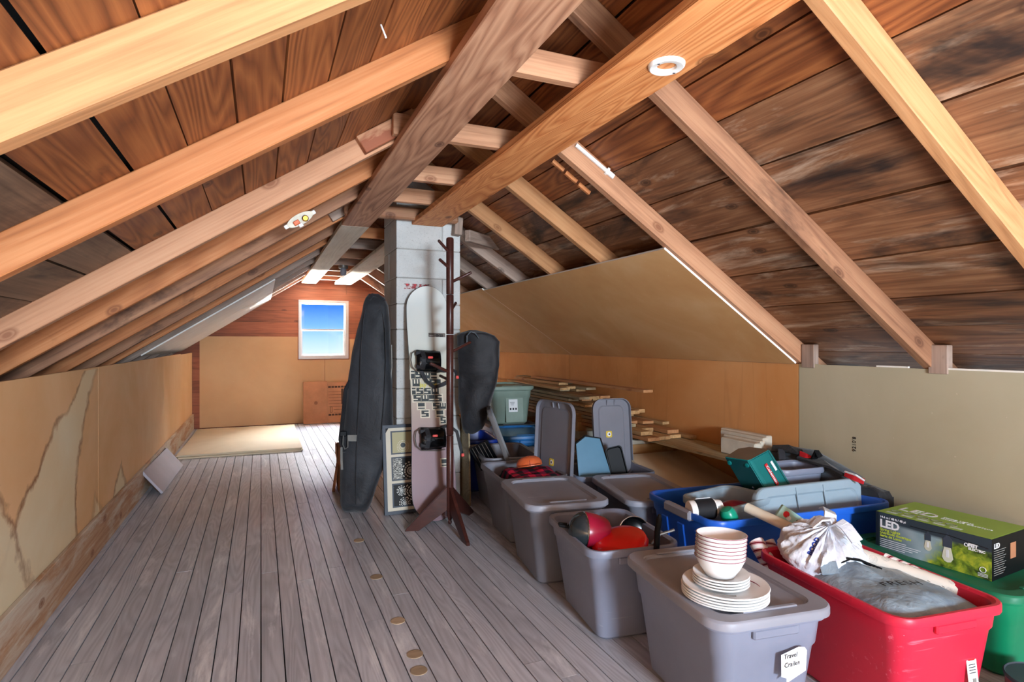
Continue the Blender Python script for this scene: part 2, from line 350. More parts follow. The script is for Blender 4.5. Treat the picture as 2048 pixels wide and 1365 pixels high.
# plastics, cloth and the rest
M['tote_grey'] = plain('grey_tote_plastic', srgb(128,135,154), .38, var=.03, scale=3, spec=.45, scratch=srgb(170,174,184))
M['tote_grey2'] = plain('warm_grey_tote_plastic', srgb(116,118,128), .42, var=.03, scale=3, spec=.4)
M['lid_grey'] = plain('grey_lid_plastic', srgb(142,146,158), .42, var=.04, scale=2.5, spec=.4, scratch=srgb(190,190,194))
M['lid_under'] = plain('dark_grey_lid_plastic', srgb(96,96,98), .45, var=.03)
M['tote_red'] = plain('red_tote_plastic', srgb(206,38,66), .38, var=.03, scale=3, scratch=srgb(232,120,140))
M['tote_blue'] = plain('blue_tote_plastic', srgb(34,96,200), .34, var=.03, scale=3)
M['tote_navy'] = plain('dark_blue_tote_plastic', srgb(24,52,140), .36, var=.03)
M['tote_green'] = plain('green_tote_plastic', srgb(14,128,88), .36, var=.03, scale=3)
M['lid_green'] = plain('green_lid_plastic', srgb(22,110,78), .5, var=.06, scale=4, scratch=srgb(70,150,120))
M['tote_sage'] = plain('sage_tote_plastic', srgb(128,148,136), .45, var=.03)
M['tote_azure'] = plain('azure_tote_plastic', srgb(40,112,176), .36, var=.03)
M['handle_grey'] = plain('grey_handle_plastic', srgb(138,140,150), .45, var=.02)
M['silver_blue'] = plain('pale_grey_plastic', srgb(150,170,182), .36, var=.02)
M['steel_blue'] = plain('steel_blue_plastic', srgb(72,122,150), .4, var=.02)
M['black_plastic'] = plain('black_plastic', srgb(16,18,21), .5, var=.05, spec=.15)
M['black_gloss'] = plain('black_gloss', srgb(12,12,14), .18, var=.03)
M['white_plastic'] = plain('white_plastic', srgb(236,236,232), .35, var=.015)
M['paper'] = plain('white_paper', srgb(232,236,238), .7, var=.01)
M['ink'] = plain('black_ink', srgb(22,22,26), .7, var=.02)
M['card'] = plain('cardboard', srgb(178,122,88), .85, var=.05, scale=5)
M['card_dark'] = plain('cardboard_dark', srgb(70,44,30), .85, var=.05)
def nylon(name, c, c2, sc=3.0):
    t = NT(name); v = t.coords((1, 1, 1)); n1 = t.noise(v, sc, 5, .6, .4); n2 = t.noise(v, 180.0, 2, .6)
    t.color(t.ramp(n1, [(.35, c), (.75, c2)])); t.b.inputs['Roughness'].default_value = .62
    t.b.inputs['Sheen Weight'].default_value = .15
    t.bump(t.math('ADD', t.math('MULTIPLY', n1, 2.0), t.math('MULTIPLY', n2, .08)), .55, .02); return t.m
M['nylon'] = nylon('black_nylon', srgb(30,32,36), srgb(58,62,68))
M['nylon_dark'] = nylon('dark_nylon', srgb(20,21,25), srgb(44,46,52))
M['nylon_grey'] = nylon('grey_nylon', srgb(58,66,74), srgb(92,100,108))
M['web_grey'] = plain('grey_webbing', srgb(126,126,122), .75)
M['china'] = plain('white_china', srgb(238,240,240), .16, var=.008, spec=.5)
M['maroon'] = plain('maroon_rim', srgb(128,30,60), .3)
M['pan_red'] = plain('red_enamel', srgb(222,34,26), .22, var=.03, spec=.5)
M['pot_red'] = plain('crimson_enamel', srgb(150,22,52), .28, var=.03)
M['steel'] = plain('steel', srgb(190,192,196), .25, metal=1.0, var=.02)
M['brass'] = plain('brass', srgb(190,150,70), .3, metal=1.0, var=.02)
M['smoke_glass'] = plain('smoked_glass', srgb(40,48,52), .06, var=.05, spec=.7)
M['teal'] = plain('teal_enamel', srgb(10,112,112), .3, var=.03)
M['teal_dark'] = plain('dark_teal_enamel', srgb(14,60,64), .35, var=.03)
M['dull_metal'] = plain('dull_tin', srgb(120,114,108), .4, metal=.6, var=.03)
M['cream'] = plain('cream_paper', srgb(232,226,206), .6, var=.015)
M['red_flat'] = plain('red_print', srgb(204,34,44), .6)
M['orange_flat'] = plain('orange_plastic', srgb(214,104,58), .4)
M['green_cap'] = plain('green_cap', srgb(16,150,120), .28)
M['yellow'] = plain('yellow_sticker', srgb(222,192,58), .5)
M['foam'] = plain('old_plaster_board', srgb(206,198,180), .9, var=.04, scale=10, bump=.6)
M['lilac'] = plain('grey_laminate', srgb(168,160,168), .5, var=.02)
M['frame_blue'] = plain('slate_frame', srgb(58,68,80), .5, var=.03)
M['mat_cream'] = plain('cream_mat_board', srgb(212,206,188), .8, var=.01)
M['board_deck_white'] = plain('snowboard_white', srgb(206,212,208), .35, var=.015)
M['board_mauve'] = plain('snowboard_mauve', srgb(150,128,134), .3, var=.015, coat=.2)
M['print_dark'] = plain('dark_print', srgb(44,52,54), .5)
M['red_plastic'] = plain('coral_red_plastic', srgb(232,88,82), .35)
# ================================================================ the attic shell
XL, XR = -0.865, 2.90
ML, MR = 0.655, 0.65
ZL = lambda x: 1.726 + ML * x            # underside of the left rafters
ZR = lambda x: 2.961 - MR * x            # underside of the right rafters
RIDGE_X = (2.961 - 1.726) / (ML + MR)
NL = Vector((-ML, 0, 1)).normalized(); NR = Vector((MR, 0, 1)).normalized()
DL, DR = 0.090, 0.105                    # rafter depths

# ---- floor: sub-floor slab with every plank a part
# sub-floor with an added opening behind the photographer for the fill light
SX0, SX1, SY0, SY1 = -.10, 1.60, -2.40, -1.10
v_, f_ = [], []
for a in ((-1.45, XR + .1, REAR_Y - .1, SY0), (-1.45, XR + .1, SY1, FAR_Y + .1), (-1.45, SX0, SY0, SY1), (SX1, XR + .1, SY0, SY1)):
    k = len(v_); v_ += [(a[0], a[2], z) for z in (-.06, -.022)] + [(a[1], a[2], z) for z in (-.06, -.022)] + [(a[1], a[3], z) for z in (-.06, -.022)] + [(a[0], a[3], z) for z in (-.06, -.022)]
    f_ += [(k+1, k+3, k+5, k+7), (k, k+6, k+4, k+2), (k, k+2, k+3, k+1), (k+2, k+4, k+5, k+3), (k+4, k+6, k+7, k+5), (k+6, k, k+1, k+7)]
floor = link('floor', mesh_py('floor', v_, f_), M['felt'], kind='structure')
PW = 0.0815
i0 = int(math.floor(XL / PW)); i1 = int(math.ceil(XR / PW))
random.seed(11)
for i in range(i0, i1):
    x0, x1 = i * PW, (i + 1) * PW
    x0c, x1c = max(x0, XL + .001), min(x1, XR - .001)
    if x1c - x0c < .01: continue
    cuts = [REAR_Y]; y = -0.4 + random.uniform(0, 2.6)
    while y < FAR_Y - 1.0: cuts.append(y); y += random.uniform(2.6, 4.6)
    cuts.append(FAR_Y)
    if x1c > SX0 and x0c < SX1: cuts = [REAR_Y, SY0, SY1] + [c for c in cuts if c > SY1 + .05]
    for a, b in zip(cuts, cuts[1:]):
        if (a, b) == (SY0, SY1): continue
        dz = random.uniform(-.0008, .0008)
        board('floor_plank', ((x0c+x1c)/2, a + .0012, -.011 + dz), ((x0c+x1c)/2, b - .0012, -.011 + dz), x1c - x0c - .0046, .022, (0, 0, 1), M['floor'], floor)
for (u, v) in ((718,1082),(753,1155),(796,1243),(830,1310),(838,1343)):
    p = px_z(u, v, 0); o = link('wood_plug', lathe('wood_plug', [(.031, 0), (.031, .0022), (.029, .0026)], 24), M['plug'], floor); o.location = (p.x, p.y, .0002)

# ---- left knee wall: drywall sheets on a plank baseboard
wall_left = link('wall_left', box_py('wall_left', -1.40, -1.36, REAR_Y, FAR_Y, -.02, .80), M['felt'], kind='structure')  # unseen outer box behind the knee wall, added to stop light leaks
ys = [REAR_Y, -.85, 1.60, 4.05, 6.55, 7.85, FAR_Y - .02]
for a, b in zip(ys, ys[1:]):
    top = 1.054 + random.uniform(-.006, .006)
    link('drywall_sheet', box_py('drywall_sheet', XL - .013, XL, a + .002, b - .002, .20, top), M['dry_left'], wall_left)
bb = board('baseboard_left', (XL + .011, REAR_Y, .105), (XL + .011, FAR_Y - .02, .105), .21, .022, (1, 0, 0), M['basebrd'], kind='structure', bev=.003)

# ---- right knee wall
wall_right = link('wall_right', box_py('wall_right', XR + .02, XR + .06, REAR_Y, FAR_Y, -.02, 1.0), M['felt'], kind='structure')
for a, b, m in ((2.495, 5.285, 'dry_right'), (5.289, 7.9, 'dry_right'), (7.904, FAR_Y - .02, 'dry_right'), (.05, 2.489, 'dry_green'), (-2.4, .046, 'dry_green'), (REAR_Y, -2.404, 'dry_green')):
    link('drywall_sheet', box_py('drywall_sheet', XR, XR + .013, a, b, .0, 1.068 if m == 'dry_right' else 1.071), M[m], wall_right)
# white gypsum lip where the face paper is torn along the top, and blocks of 2x4 behind it
for a, b in ((1.86, 2.02), (.2, 1.70)):
    link('gypsum_lip', box_py('gypsum_lip', XR - .001, XR + .012, a, b, 1.071, 1.079), M['gypsum'], wall_right)
txt = link('stamp', text_mesh('stamp', '9210\'8', .03, .0004), M['ink'], wall_right)
p = px_x(1712, 905, XR - .0012); place(txt, p, (0, 0, 1), (0, 1, 0))

# ---- gable walls: horizontal boards with the roof slope on both ends
def gable(name, Y, thick, face_dir, win, low_top):
    w = link(name, None, None, kind='structure')
    xa0, xa1, za0, za1 = win
    y0, y1 = (Y, Y + thick) if face_dir > 0 else (Y - thick, Y)
    lim = lambda z: (max(-1.40, (z - 1.726 - .11) / ML), min(3.1, (2.961 + .125 - z) / MR))
    zs = [0.0, .30, .62, .93]; z = low_top - .30
    zs = [k * .165 for k in range(0, 15)]
    for za, zb in zip(zs, zs[1:]):
        l0, r0 = lim(za); l1, r1 = lim(zb)
        if r1 - l1 < .1: zb = 2.36; l1, r1 = lim(zb); 
        if r1 <= l1: continue
        spans = [((l0, r0), (l1, r1))]
        if zb > za0 and za < za1:
            spans = [((l0, xa0), (l1, xa0)), ((xa1, r0), (xa1, r1))]
        for (b0, b1), (t0, t1) in spans:
            if zb > za0 and za < za1 and (za < za0 - .02 or zb > za1 + .02):
                pass
            v = [(b0, za + .0015), (b1, za + .0015), (t1, zb - .0015), (t0, zb - .0015)]
            cxm = (b0 + b1) / 2; czm = (za + zb) / 2
            me = mesh_py('wall_board', [(x - cxm, y - (y0+y1)/2, zz - czm) for y in (y0, y1) for x, zz in v],
                         [(0,1,2,3), (7,6,5,4), (0,4,5,1), (1,5,6,2), (2,6,7,3), (3,7,4,0)])
            o = link('wall_board', me, M['gable'], w); o.location = (cxm, (y0+y1)/2, czm)
    # fill above and below the window opening inside split boards
    for za, zb in zip(zs, zs[1:]):
        if zb > za0 and za < za0: link('wall_board', box_py('wall_board', xa0, xa1, y0, y1, za + .0015, za0), M['gable'], w)
        if za < za1 and zb > za1: link('wall_board', box_py('wall_board', xa0, xa1, y0, y1, za1, zb - .0015), M['gable'], w)
    bk = y1 + .002 if face_dir > 0 else y0 - .002
    back = []
    for x0_, x1_, z0_, z1_ in ((-1.4, xa0, -.02, 2.5), (xa1, 3.1, -.02, 2.5), (xa0, xa1, -.02, za0), (xa0, xa1, za1, 2.5)):
        link('wall_backing', box_py('wall_backing', x0_, x1_, min(bk, bk + face_dir * .02), max(bk, bk + face_dir * .02), z0_, z1_), M['felt'], w)
    return w
WIN = (.504, 1.214, .945, 1.815)
wall_far = gable('wall_far', FAR_Y, .022, 1, WIN, 1.27)
for x0_, x1_, z1_ in ((-.775, .875, 1.275), (.88, 2.6, .94)):
    pass
# paper-faced sheets on the lower far wall, cut around the window
def xz_sheet(name, pts, y0, y1, mat, parent):
    n = len(pts); v = [(x, y, z) for y in (y0, y1) for x, z in pts]
    f = [tuple(range(n)), tuple(reversed(range(n, 2*n)))] + [(k, n + k, n + (k+1) % n, (k+1) % n) for k in range(n)]
    return link(name, mesh_py(name, v, f), mat, parent)
xz_sheet('drywall_sheet', [(-.775, .012), (.868, .012), (.868, WIN[2] - .012), (WIN[0] - .012, WIN[2] - .012), (WIN[0] - .012, 1.275), (-.775, 1.275)], FAR_Y - .014, FAR_Y - .001, M['dry_far'], wall_far)
xz_sheet('drywall_sheet', [(.873, .012), (2.5, .012), (2.5, 1.24), (WIN[1] + .012, 1.24), (WIN[1] + .012, WIN[2] - .012), (.873, WIN[2] - .012)], FAR_Y - .014, FAR_Y - .001, M['dry_far'], wall_far)
wall_rear = gable('wall_rear', REAR_Y, .022, -1, (.42, 1.18, .97, 1.87), 1.27)

def window(name, x0, x1, z0, z1, y, d):
    w = link(name, None, None, kind='structure')
    cw = .030
    for nm, a in (('jamb', (x0, x0 + cw, z0, z1)), ('jamb', (x1 - cw - .018, x1, z0, z1)), ('head', (x0 + cw, x1 - cw - .018, z1 - .045, z1)), ('sill', (x0 + cw, x1 - cw - .018, z0, z0 + .05))):
        link(nm, box_py(nm, a[0], a[1], y - .012, y + .075, a[2], a[3]), M['white_paint'], w)
    xi0, xi1 = x0 + cw, x1 - cw - .018; zm = z0 + (z1 - z0) * .495
    for (za, zb, yo, st, rl) in ((zm - .012, z1 - .045, .045, .012, .012), (z0 + .05, zm + .012, .018, .024, .022)):
        s = link('sash', None, None, w)
        for nm, a in (('stile', (xi0, xi0 + st, za, zb)), ('stile', (xi1 - st, xi1, za, zb)), ('rail', (xi0 + st, xi1 - st, za, za + rl)), ('rail', (xi0 + st, xi1 - st, zb - rl, zb))):
            link(nm, box_py(nm, a[0], a[1], y + yo - .012, y + yo + .012, a[2], a[3]), M['white_paint'], s)
        link('pane', box_py('pane', xi0 + st, xi1 - st, y + yo - .002, y + yo + .002, za + rl, zb - rl), M['pane'], s)
    return w
window('window_1', *WIN, FAR_Y, 1)
window('window_2', .42, 1.18, .97, 1.87, REAR_Y - .07, -1)

# ---- roof: sheathing boards, rafters, collar ties and the two runner planks
ceiling = link('ceiling', None, None, kind='structure')
def roof_cover():
    o = .145
    a0 = Vector((-1.50, 0, ZL(-1.50))) + NL * o; a1 = Vector((RIDGE_X, 0, ZL(RIDGE_X))) + Vector((0, 0, o * 1.2)); b1 = Vector((3.15, 0, ZR(3.15))) + NR * (o + .02)
    v = []
    for y in (REAR_Y - .1, FAR_Y + .25):
        for q in (a0, a1, b1): v += [(q.x, y, q.z), (q.x, y, q.z + .03)]
    f = []
    for k in (0, 2): f += [(k, k+2, 8+k, 6+k), (k+1, 7+k, 9+k, k+3)]
    f += [(0, 6, 7, 1), (4, 5, 11, 10)]
    link('roof_light_block', mesh_py('roof_light_block', v, f), M['felt'], ceiling)  # dark roof sheet above the boards, added to block light
roof_cover()
random.seed(23)
lb = [-1.32, -1.17, -1.02, -.86, -.70, -.545, -.394, -.25, -.128, -.010, .105, .227, .345, .465, .585, .705, .825, .935]
for k, (xa, xb) in enumerate(zip(lb, lb[1:])):
    joints = [REAR_Y] + sorted(random.sample([-1.5, .45, 1.13, 2.63, 3.7, 5.0, 6.2, 7.6], 2)) + [FAR_Y]
    gap = .012 if xb == -.394 else random.choice((.003, .005, .007))
    gap2 = .020 if xa == -.394 else gap
    m = M['sheath_grey'] if xb <= -.38 else M['sheath']
    for a, b in zip(joints, joints[1:]):
        xm = (xa + xb) / 2; c = Vector((xm, 0, ZL(xm))) + NL * (DL + .010 + random.uniform(-.001, .001))
        xs = (gap2 - gap) / 2
        board('sheathing_board', (c.x, a + .002, c.z), (c.x, b - .002, c.z), (xb - xa) * 1.195 - (gap + gap2) / 2 * 1.2, .020, NL, m, ceiling)
rb = [.955, 1.09, 1.247, 1.390, 1.550, 1.768, 2.029, 2.300, 2.546, 2.735, 2.93, 3.12]
for k, (xa, xb) in enumerate(zip(rb, rb[1:])):
    joints = [REAR_Y] + sorted(random.sample([-1.5, .45, 2.5, 4.48, 6.0, 7.5], 2)) + [FAR_Y]
    gap = random.choice((.005, .008, .011))
    m = M['sheath_old'] if xa >= 1.54 else M['sheath']
    for a, b in zip(joints, joints[1:]):
        xm = (xa + xb) / 2; c = Vector((xm, 0, ZR(xm))) + NR * (DR + .010 + random.uniform(-.002, .002))
        board('sheathing_board', (c.x, a + .002, c.z), (c.x, b - .002, c.z), (xb - xa) * 1.193 - gap, .020, NR, m, ceiling)
LY = [-3.5, -2.8, -2.1, -1.4, -.7, -.1, .44, 1.112, 1.775, 2.61, 3.17, 3.68, 4.32, 4.98, 5.50, 6.15, 6.80, 7.45, 8.10, 8.75]
RY = [-3.5, -2.8, -2.1, -1.4, -.7, -.1, .42, 1.098, 1.770, 2.495, 3.155, 3.835, 4.475, 5.150, 5.98, 6.65, 7.30, 7.95, 8.60]
lm = {1.112: 'raf_yellow', 1.775: 'raf_orange', 2.61: 'raf_pink', 3.17: 'raf_orange', 3.68: 'raf_brown', 4.32: 'raf_orange', 4.98: 'raf_brown', 5.50: 'raf_orange'}
rm = {1.098: 'raf_yellow', 1.770: 'raf_brown', 2.495: 'raf_pink', 3.155: 'raf_yellow', 3.835: 'raf_yellow', 4.475: 'raf_grey', 5.150: 'raf_grey', 5.98: 'raf_pink'}
for y in LY:
    a = Vector((-1.33, y, ZL(-1.33))) + NL * DL / 2; b = Vector((RIDGE_X - .01, y, ZL(RIDGE_X - .01))) + NL * DL / 2
    board('rafter', a, b, .046, DL, NL, M[lm.get(y, 'raf_grey')], ceiling, bev=.003)
for y in RY:
    a = Vector((3.12, y, ZR(3.12))) + NR * DR / 2; b = Vector((RIDGE_X + .01, y, ZR(RIDGE_X + .01))) + NR * DR / 2
    board('rafter', a, b, .046, DR, NR, M[rm.get(y, 'raf_grey')], ceiling, bev=.003)
ridge = board('ridge_board', (RIDGE_X, REAR_Y, 2.40), (RIDGE_X, FAR_Y, 2.40), .10, .022, (1, 0, 0), M['raf_grey'], ceiling)
ties = [(-1.3, 'raf_grey'), (-.5, 'raf_grey'), (.35, 'raf_grey'), (1.07, 'raf_grey'), (1.785, 'raf_pink'), (2.515, 'raf_pink'), (3.19, 'raf_pink'), (3.71, 'raf_pink'), (5.12, 'raf_orange'), (5.735, 'raf_grey'), (6.43, 'raf_brown'), (7.04, 'raf_grey'), (7.63, 'raf_brown'), (8.23, 'raf_brown'), (8.80, 'raf_brown')]
for y, m in ties:
    board('collar_tie', (.52, y, 2.137), (1.235, y, 2.137), .040, .092, (0, 0, 1), M[m], ceiling, bev=.003)
board('collar_tie', (.52, 4.12, 2.11), (1.33, 4.12, 2.11), .07, .085, (0, 0, 1), M['raf_brown'], ceiling, bev=.012)
# runner planks nailed under the ties
B1 = (.540, .742); B2 = (1.006, 1.238)
board('runner_board', (sum(B1)/2, REAR_Y + .1, 2.070), (sum(B1)/2, 4.42, 2.070), B1[1]-B1[0], .038, (0, 0, 1), M['runner_brown'], ceiling, bev=.004)
board('runner_board', (sum(B1)/2, 4.424, 2.070), (sum(B1)/2, FAR_Y - .05, 2.070), B1[1]-B1[0], .038, (0, 0, 1), M['runner_white'], ceiling, bev=.004)
board('runner_board', (sum(B2)/2, REAR_Y + .1, 2.070), (sum(B2)/2, 4.19, 2.070), B2[1]-B2[0], .038, (0, 0, 1), M['runner_orange'], ceiling, bev=.004)
board('runner_board', (sum(B2)/2, 4.72, 2.070), (sum(B2)/2, FAR_Y - .05, 2.070), B2[1]-B2[0], .038, (0, 0, 1), M['runner_white'], ceiling, bev=.004)
# short doubling pieces nailed beside a left rafter near the runner
for y, x0_, x1_, m in ((2.565, .42, .66, 'raf_pink'), (4.275, .47, .58, 'raf_grey')):
    a = Vector((x0_, y, ZL(x0_))) + NL * (DL / 2 + .004); b = Vector((x1_, y, ZL(x1_))) + NL * (DL / 2 + .004)
    board('rafter_splice', a, b, .044, DL - .012, NL, M[m], ceiling, bev=.003)
board('chock', (1.335, 4.155, 1.99), (1.345, 4.155, 2.12), .085, .06, (1, 0, 0), M['raf_grey'], ceiling, bev=.004)
board('header', (1.40, 4.10, 1.985), (1.80, 4.42, 1.985), .045, .085, (0, 0, 1), M['raf_grey'], ceiling, bev=.004)
# paper-faced sheets screwed under the right slope, white painted ones under the far left slope
def slope_sheet(x0_, x1_, y0_, y1_, z_of, nrm, mat, edge=None):
    q = []
    for x, y in ((x0_, y0_), (x1_, y0_), (x1_, y1_), (x0_, y1_)): q.append(Vector((x, y, z_of(x))))
    v = [tuple(p - nrm * .001) for p in q] + [tuple(p - nrm * .013) for p in q]
    me = mesh_py('slope_sheet', v, [(0,1,2,3), (7,6,5,4), (0,4,5,1), (1,5,6,2), (2,6,7,3), (3,7,4,0)])
    me.materials.append(mat)
    if edge:
        me.materials.append(edge)
        for p in me.polygons:
            if p.index >= 2: p.material_index = 1
    link('slope_sheet', me, None, ceiling)
slope_sheet(1.945, 2.892, 2.500, 5.19, ZR, NR, M['dry_slope'], M['gypsum'])
slope_sheet(1.925, 2.892, 5.194, 7.8, ZR, NR, M['dry_slope'], M['gypsum'])
slope_sheet(-.98, .12, 6.05, 7.40, ZL, NL, M['dry_white'])
slope_sheet(-.98, .12, 7.41, 8.9, ZL, NL, M['dry_white'])
# wooden blocks between the rafters on top of the right wall
for y in (2.425, 1.72):
    board('blocking', (XR + .012, y, 1.05), (XR + .012, y, 1.185), .085, .04, (1, 0, 0), M['raf_grey'], ceiling, bev=.003)

# ---- chimney of concrete blocks
CHX0, CHX1, CHY0, CHY1 = .897, 1.378, 4.20, 4.66
chim = empty('chimney', ((CHX0+CHX1)/2, (CHY0+CHY1)/2, 0), label='square grey concrete block chimney rising through the attic floor to the roof', cat='chimney')
hw, hl = (CHX1-CHX0)/2, (CHY1-CHY0)/2
link('mortar_core', box_py('mortar_core', -hw+.006, hw-.006, -hl+.006, hl-.006, 0, 2.40), M['mortar'], chim)
courses = [0, .215, .43, .645, .86, 1.075, 1.29, 1.475, 1.665, 1.875, 2.10, 2.42]
random.seed(5)
for k, (za, zb) in enumerate(zip(courses, courses[1:])):
    za, zb = za + .003, zb - .003
    # each course is laid from four pieces round the flue, alternating
    if k % 2 == 0: parts = [(-hw, hw, -hl, -hl + .19), (-hw, hw, hl - .19, hl), (-hw, -hw + .19, -hl + .194, hl - .194), (hw - .19, hw, -hl + .194, hl - .194)]
    else: parts = [(-hw, .10, -hl, -hl + .19), (.104, hw, -hl, -hl + .19), (-hw, hw, -hl + .194, hl)]
    for (x0_, x1_, y0_, y1_) in parts:
        j = random.uniform(-.0025, .0025)
        me = box_mesh('block', x1_-x0_, y1_-y0_, zb-za, .004)
        o = link('block', me, M['block'], chim); o.location = ((x0_+x1_)/2 + j*.4, (y0_+y1_)/2 + j, (za+zb)/2)
sm = link('paint_smear', box_py('paint_smear', -hw + .055, -hw + .25, -hl - .0040, -hl - .0033, 1.583, 1.622), M['redpaint'], chim)

# unseen boards edging the opening added for the fill light
fill_opening = link('trim_1', None, None, kind='structure')
for a in ((SX0 - .02, SX1 + .02, SY0 - .02, SY0), (SX0 - .02, SX1 + .02, SY1, SY1 + .02), (SX0 - .02, SX0, SY0, SY1), (SX1, SX1 + .02, SY0, SY1)):
    link('added_curb', box_py('added_curb', a[0], a[1], a[2], a[3], -.28, .012), M['basebrd'], fill_opening)
# ================================================================ storage totes
Rv = Vector((math.cos(YAW), -math.sin(YAW), 0)); Fv = Vector((math.sin(YAW), math.cos(YAW), 0)); Uv = Vector((0, 0, 1))
def ring(w, l, r, z): return [(x, y, z) for x, y in rrect(max(w, .02), max(l, .02), max(min(r, w/2 - .002, l/2 - .002), .004), 6)]
def tote_body(W, L, H, tp=.05, r=.055, band=.72, wall=.004):
    lw, ll = W - .036, L - .036                                  # body just under the rim
    g = lambda z: (lw - 2*tp*(1 - z/H), ll - 2*tp*(1 - z/H))
    R = []
    w, l = g(0); R.append(ring(w - .03, l - .03, r*.6, 0.0)); R.append(ring(w, l, r*.75, .014))
    w, l = g(H*band - .012); R.append(ring(w, l, r*.9, H*band - .012)); R.append(ring(w + .014, l + .014, r*.95, H*band))
    w, l = g(H - .035); R.append(ring(w + .010, l + .010, r, H - .035)); R.append(ring(W - .004, L - .004, r + .012, H - .030))
    R.append(ring(W, L, r + .014, H - .026)); R.append(ring(W, L, r + .014, H - .005)); R.append(ring(W - .006, L - .006, r + .012, H))
    R.append(ring(W - .026, L - .026, r + .004, H)); R.append(ring(lw - 2*wall, ll - 2*wall, r, H - .008))
    w, l = g(H*band); R.append(ring(w - 2*wall, l - 2*wall, r*.9, H*band))
    w, l = g(.014); R.append(ring(w - 2*wall, l - 2*wall, r*.75, .020)); R.append(ring(w - .05, l - .05, r*.6, .012))
    me = loft('body', R); smooth_mesh(me, 35); return me
def lid_mesh(W, L, r=.075, skirt=.024, border=.052, sink=.010):
    R = [ring(W - 2*border - .02, L - 2*border - .02, r*.5, -sink - .003), ring(W - 2*border - .006, L - 2*border - .006, r*.6, -.003), ring(W - .016, L - .016, r*.9, -.004),
         ring(W - .008, L - .008, r, -skirt), ring(W, L, r, -skirt), ring(W, L, r, -.004), ring(W - .004, L - .004, r, 0), ring(W - .012, L - .012, r*.92, .003),
         ring(W - 2*border + .004, L - 2*border + .004, r*.62, .002), ring(W - 2*border - .010, L - 2*border - .010, r*.55, -sink)]
    me = loft('lid', R); smooth_mesh(me, 35); return me
def tote(name, loc, rz, W, L, H, mat, label, tp=.05, r=.055, lid=None, band=.72, pull=True, tilt=(0, 0), group=None):
    t = empty(name, loc, 0, label, 'storage bin', group); t.rotation_euler = (tilt[0], tilt[1], rz)
    link('body', tote_body(W, L, H, tp, r, band), mat, t)
    if pull:                                                     # hand pulls under the rim at both short ends
        for s in (-1, 1):
            me = box_mesh('handle', .16, .016, .030, .005); o = link('handle', me, mat, t); o.location = (0, s * (L/2 - .012), H - .045)
    if lid:
        o = link('lid', lid_mesh(W + .020, L + .020), lid, t); o.location = (0, 0, H + .006)
        for s in (-1, 1):                                        # raised grip bar on the short borders
            b = link('grip_bar', box_mesh('grip_bar', W*.46, .016, .006, .0025), lid, o); b.location = (0, s * (L/2 - .040), .004)
    return t
D = math.radians
near = tote('storage_tote', (1.424, 1.545, 0), D(-7.5), .415, .575, .395, M['tote_grey'], 'grey lidded tote with handwritten note, dishes stacked on its lid', lid=M['lid_grey'], tp=.045)
# decorative lowered corner band and the taped note on the front of the near tote
nt = mesh_py('note', [(-.047,-.034,0),(-.030,-.040,.001),(-.034,-.052,.004),(.040,-.028,0),(.046,.030,.003),(.036,.042,.006),(.018,.044,.003),(-.047,.030,.005)], [(0,1,3,4,5,6,7),(1,2,3)])
note = link('note', nt, M['paper'], near, label='torn white paper note with two handwritten words')
place(note, (.062, -.2775, .250), (1, 0, .0), (0, .09, 1))
for s, yy, sz in (('Travel', .016, .019), ('Crailen', -.008, .019)):
    me = text_mesh('handwriting', s, sz, .0003)
    for v in me.vertices: v.co.x += v.co.y * .25; v.co.y += v.co.x * .06
    o = link('handwriting', me, M['ink'], note); o.location = (-.040, yy, .0055)
pan_tote = tote('storage_tote', (1.402, 2.190, 0), D(-7.5), .405, .545, .385, M['tote_grey'], 'open grey tote full of red pots and pans', tp=.05, band=.80)
link('groove', box_py('groove', .075, .079, -.262, -.257, .03, .33), M['ink'], pan_tote).rotation_euler = (D(-8), 0, 0)
mid_lid = tote('storage_tote', (1.425, 2.782, 0), D(-8), .42, .565, .405, M['tote_grey2'], 'closed grey tote between the pan tote and the plaid shirt tote', lid=M['lid_grey'], tp=.05)
plaid_tote = tote('storage_tote', (1.515, 3.365, 0), D(-5), .43, .535, .40, M['tote_grey2'], 'open grey tote holding a plaid shirt and a lid on end', tp=.05)
far_open = tote('storage_tote', (1.650, 4.00, 0), D(-8), .42, .59, .40, M['tote_grey2'], 'open grey tote with tilted lid and black rack beside the chimney board', tp=.05)
right_lid = tote('storage_tote', (1.985, 2.755, 0), D(-11), .40, .605, .375, M['tote_grey2'], 'closed grey tote with white fleck on its lid, behind the blue bin', lid=M['lid_grey'], tp=.05)
mid_open = tote('storage_tote', (2.10, 3.335, 0), D(-6), .56, .43, .36, M['tote_grey'], 'open pale grey tote holding a steel blue panel and black tray', tp=.05)
brown_lid = tote('storage_tote', (2.035, 3.885, 0), D(-8), .34, .56, .365, M['tote_grey2'], 'closed brownish grey tote half hidden behind the upright lid', lid=M['lid_under'], tp=.05)
azure = tote('storage_tote', (2.055, 4.60, 0), D(-10), .43, .60, .43, M['tote_azure'], 'closed blue tote in front of the sage green tote', lid=M['tote_azure'], tp=.045)
for s in (-1,):
    o = link('latch', box_mesh('latch', .09, .02, .04, .004), M['handle_grey'], azure); o.location = (.10, s * .307, .425)
navy = tote('storage_tote', (1.615, 4.62, 0), D(-8), .36, .56, .42, M['tote_navy'], 'open dark blue tote behind the hanging black bag', tp=.045)
under_sage = tote('storage_tote', (2.18, 5.24, 0), D(-6), .44, .60, .425, M['tote_grey2'], 'closed grey tote underneath the sage green tote', lid=M['lid_under'], tp=.045)
sage = tote('storage_tote', (2.16, 5.22, .436), D(-6), .42, .56, .345, M['tote_sage'], 'sage green tote with white product label on the front, stacked on another', lid=M['tote_sage'], tp=.03, pull=False)
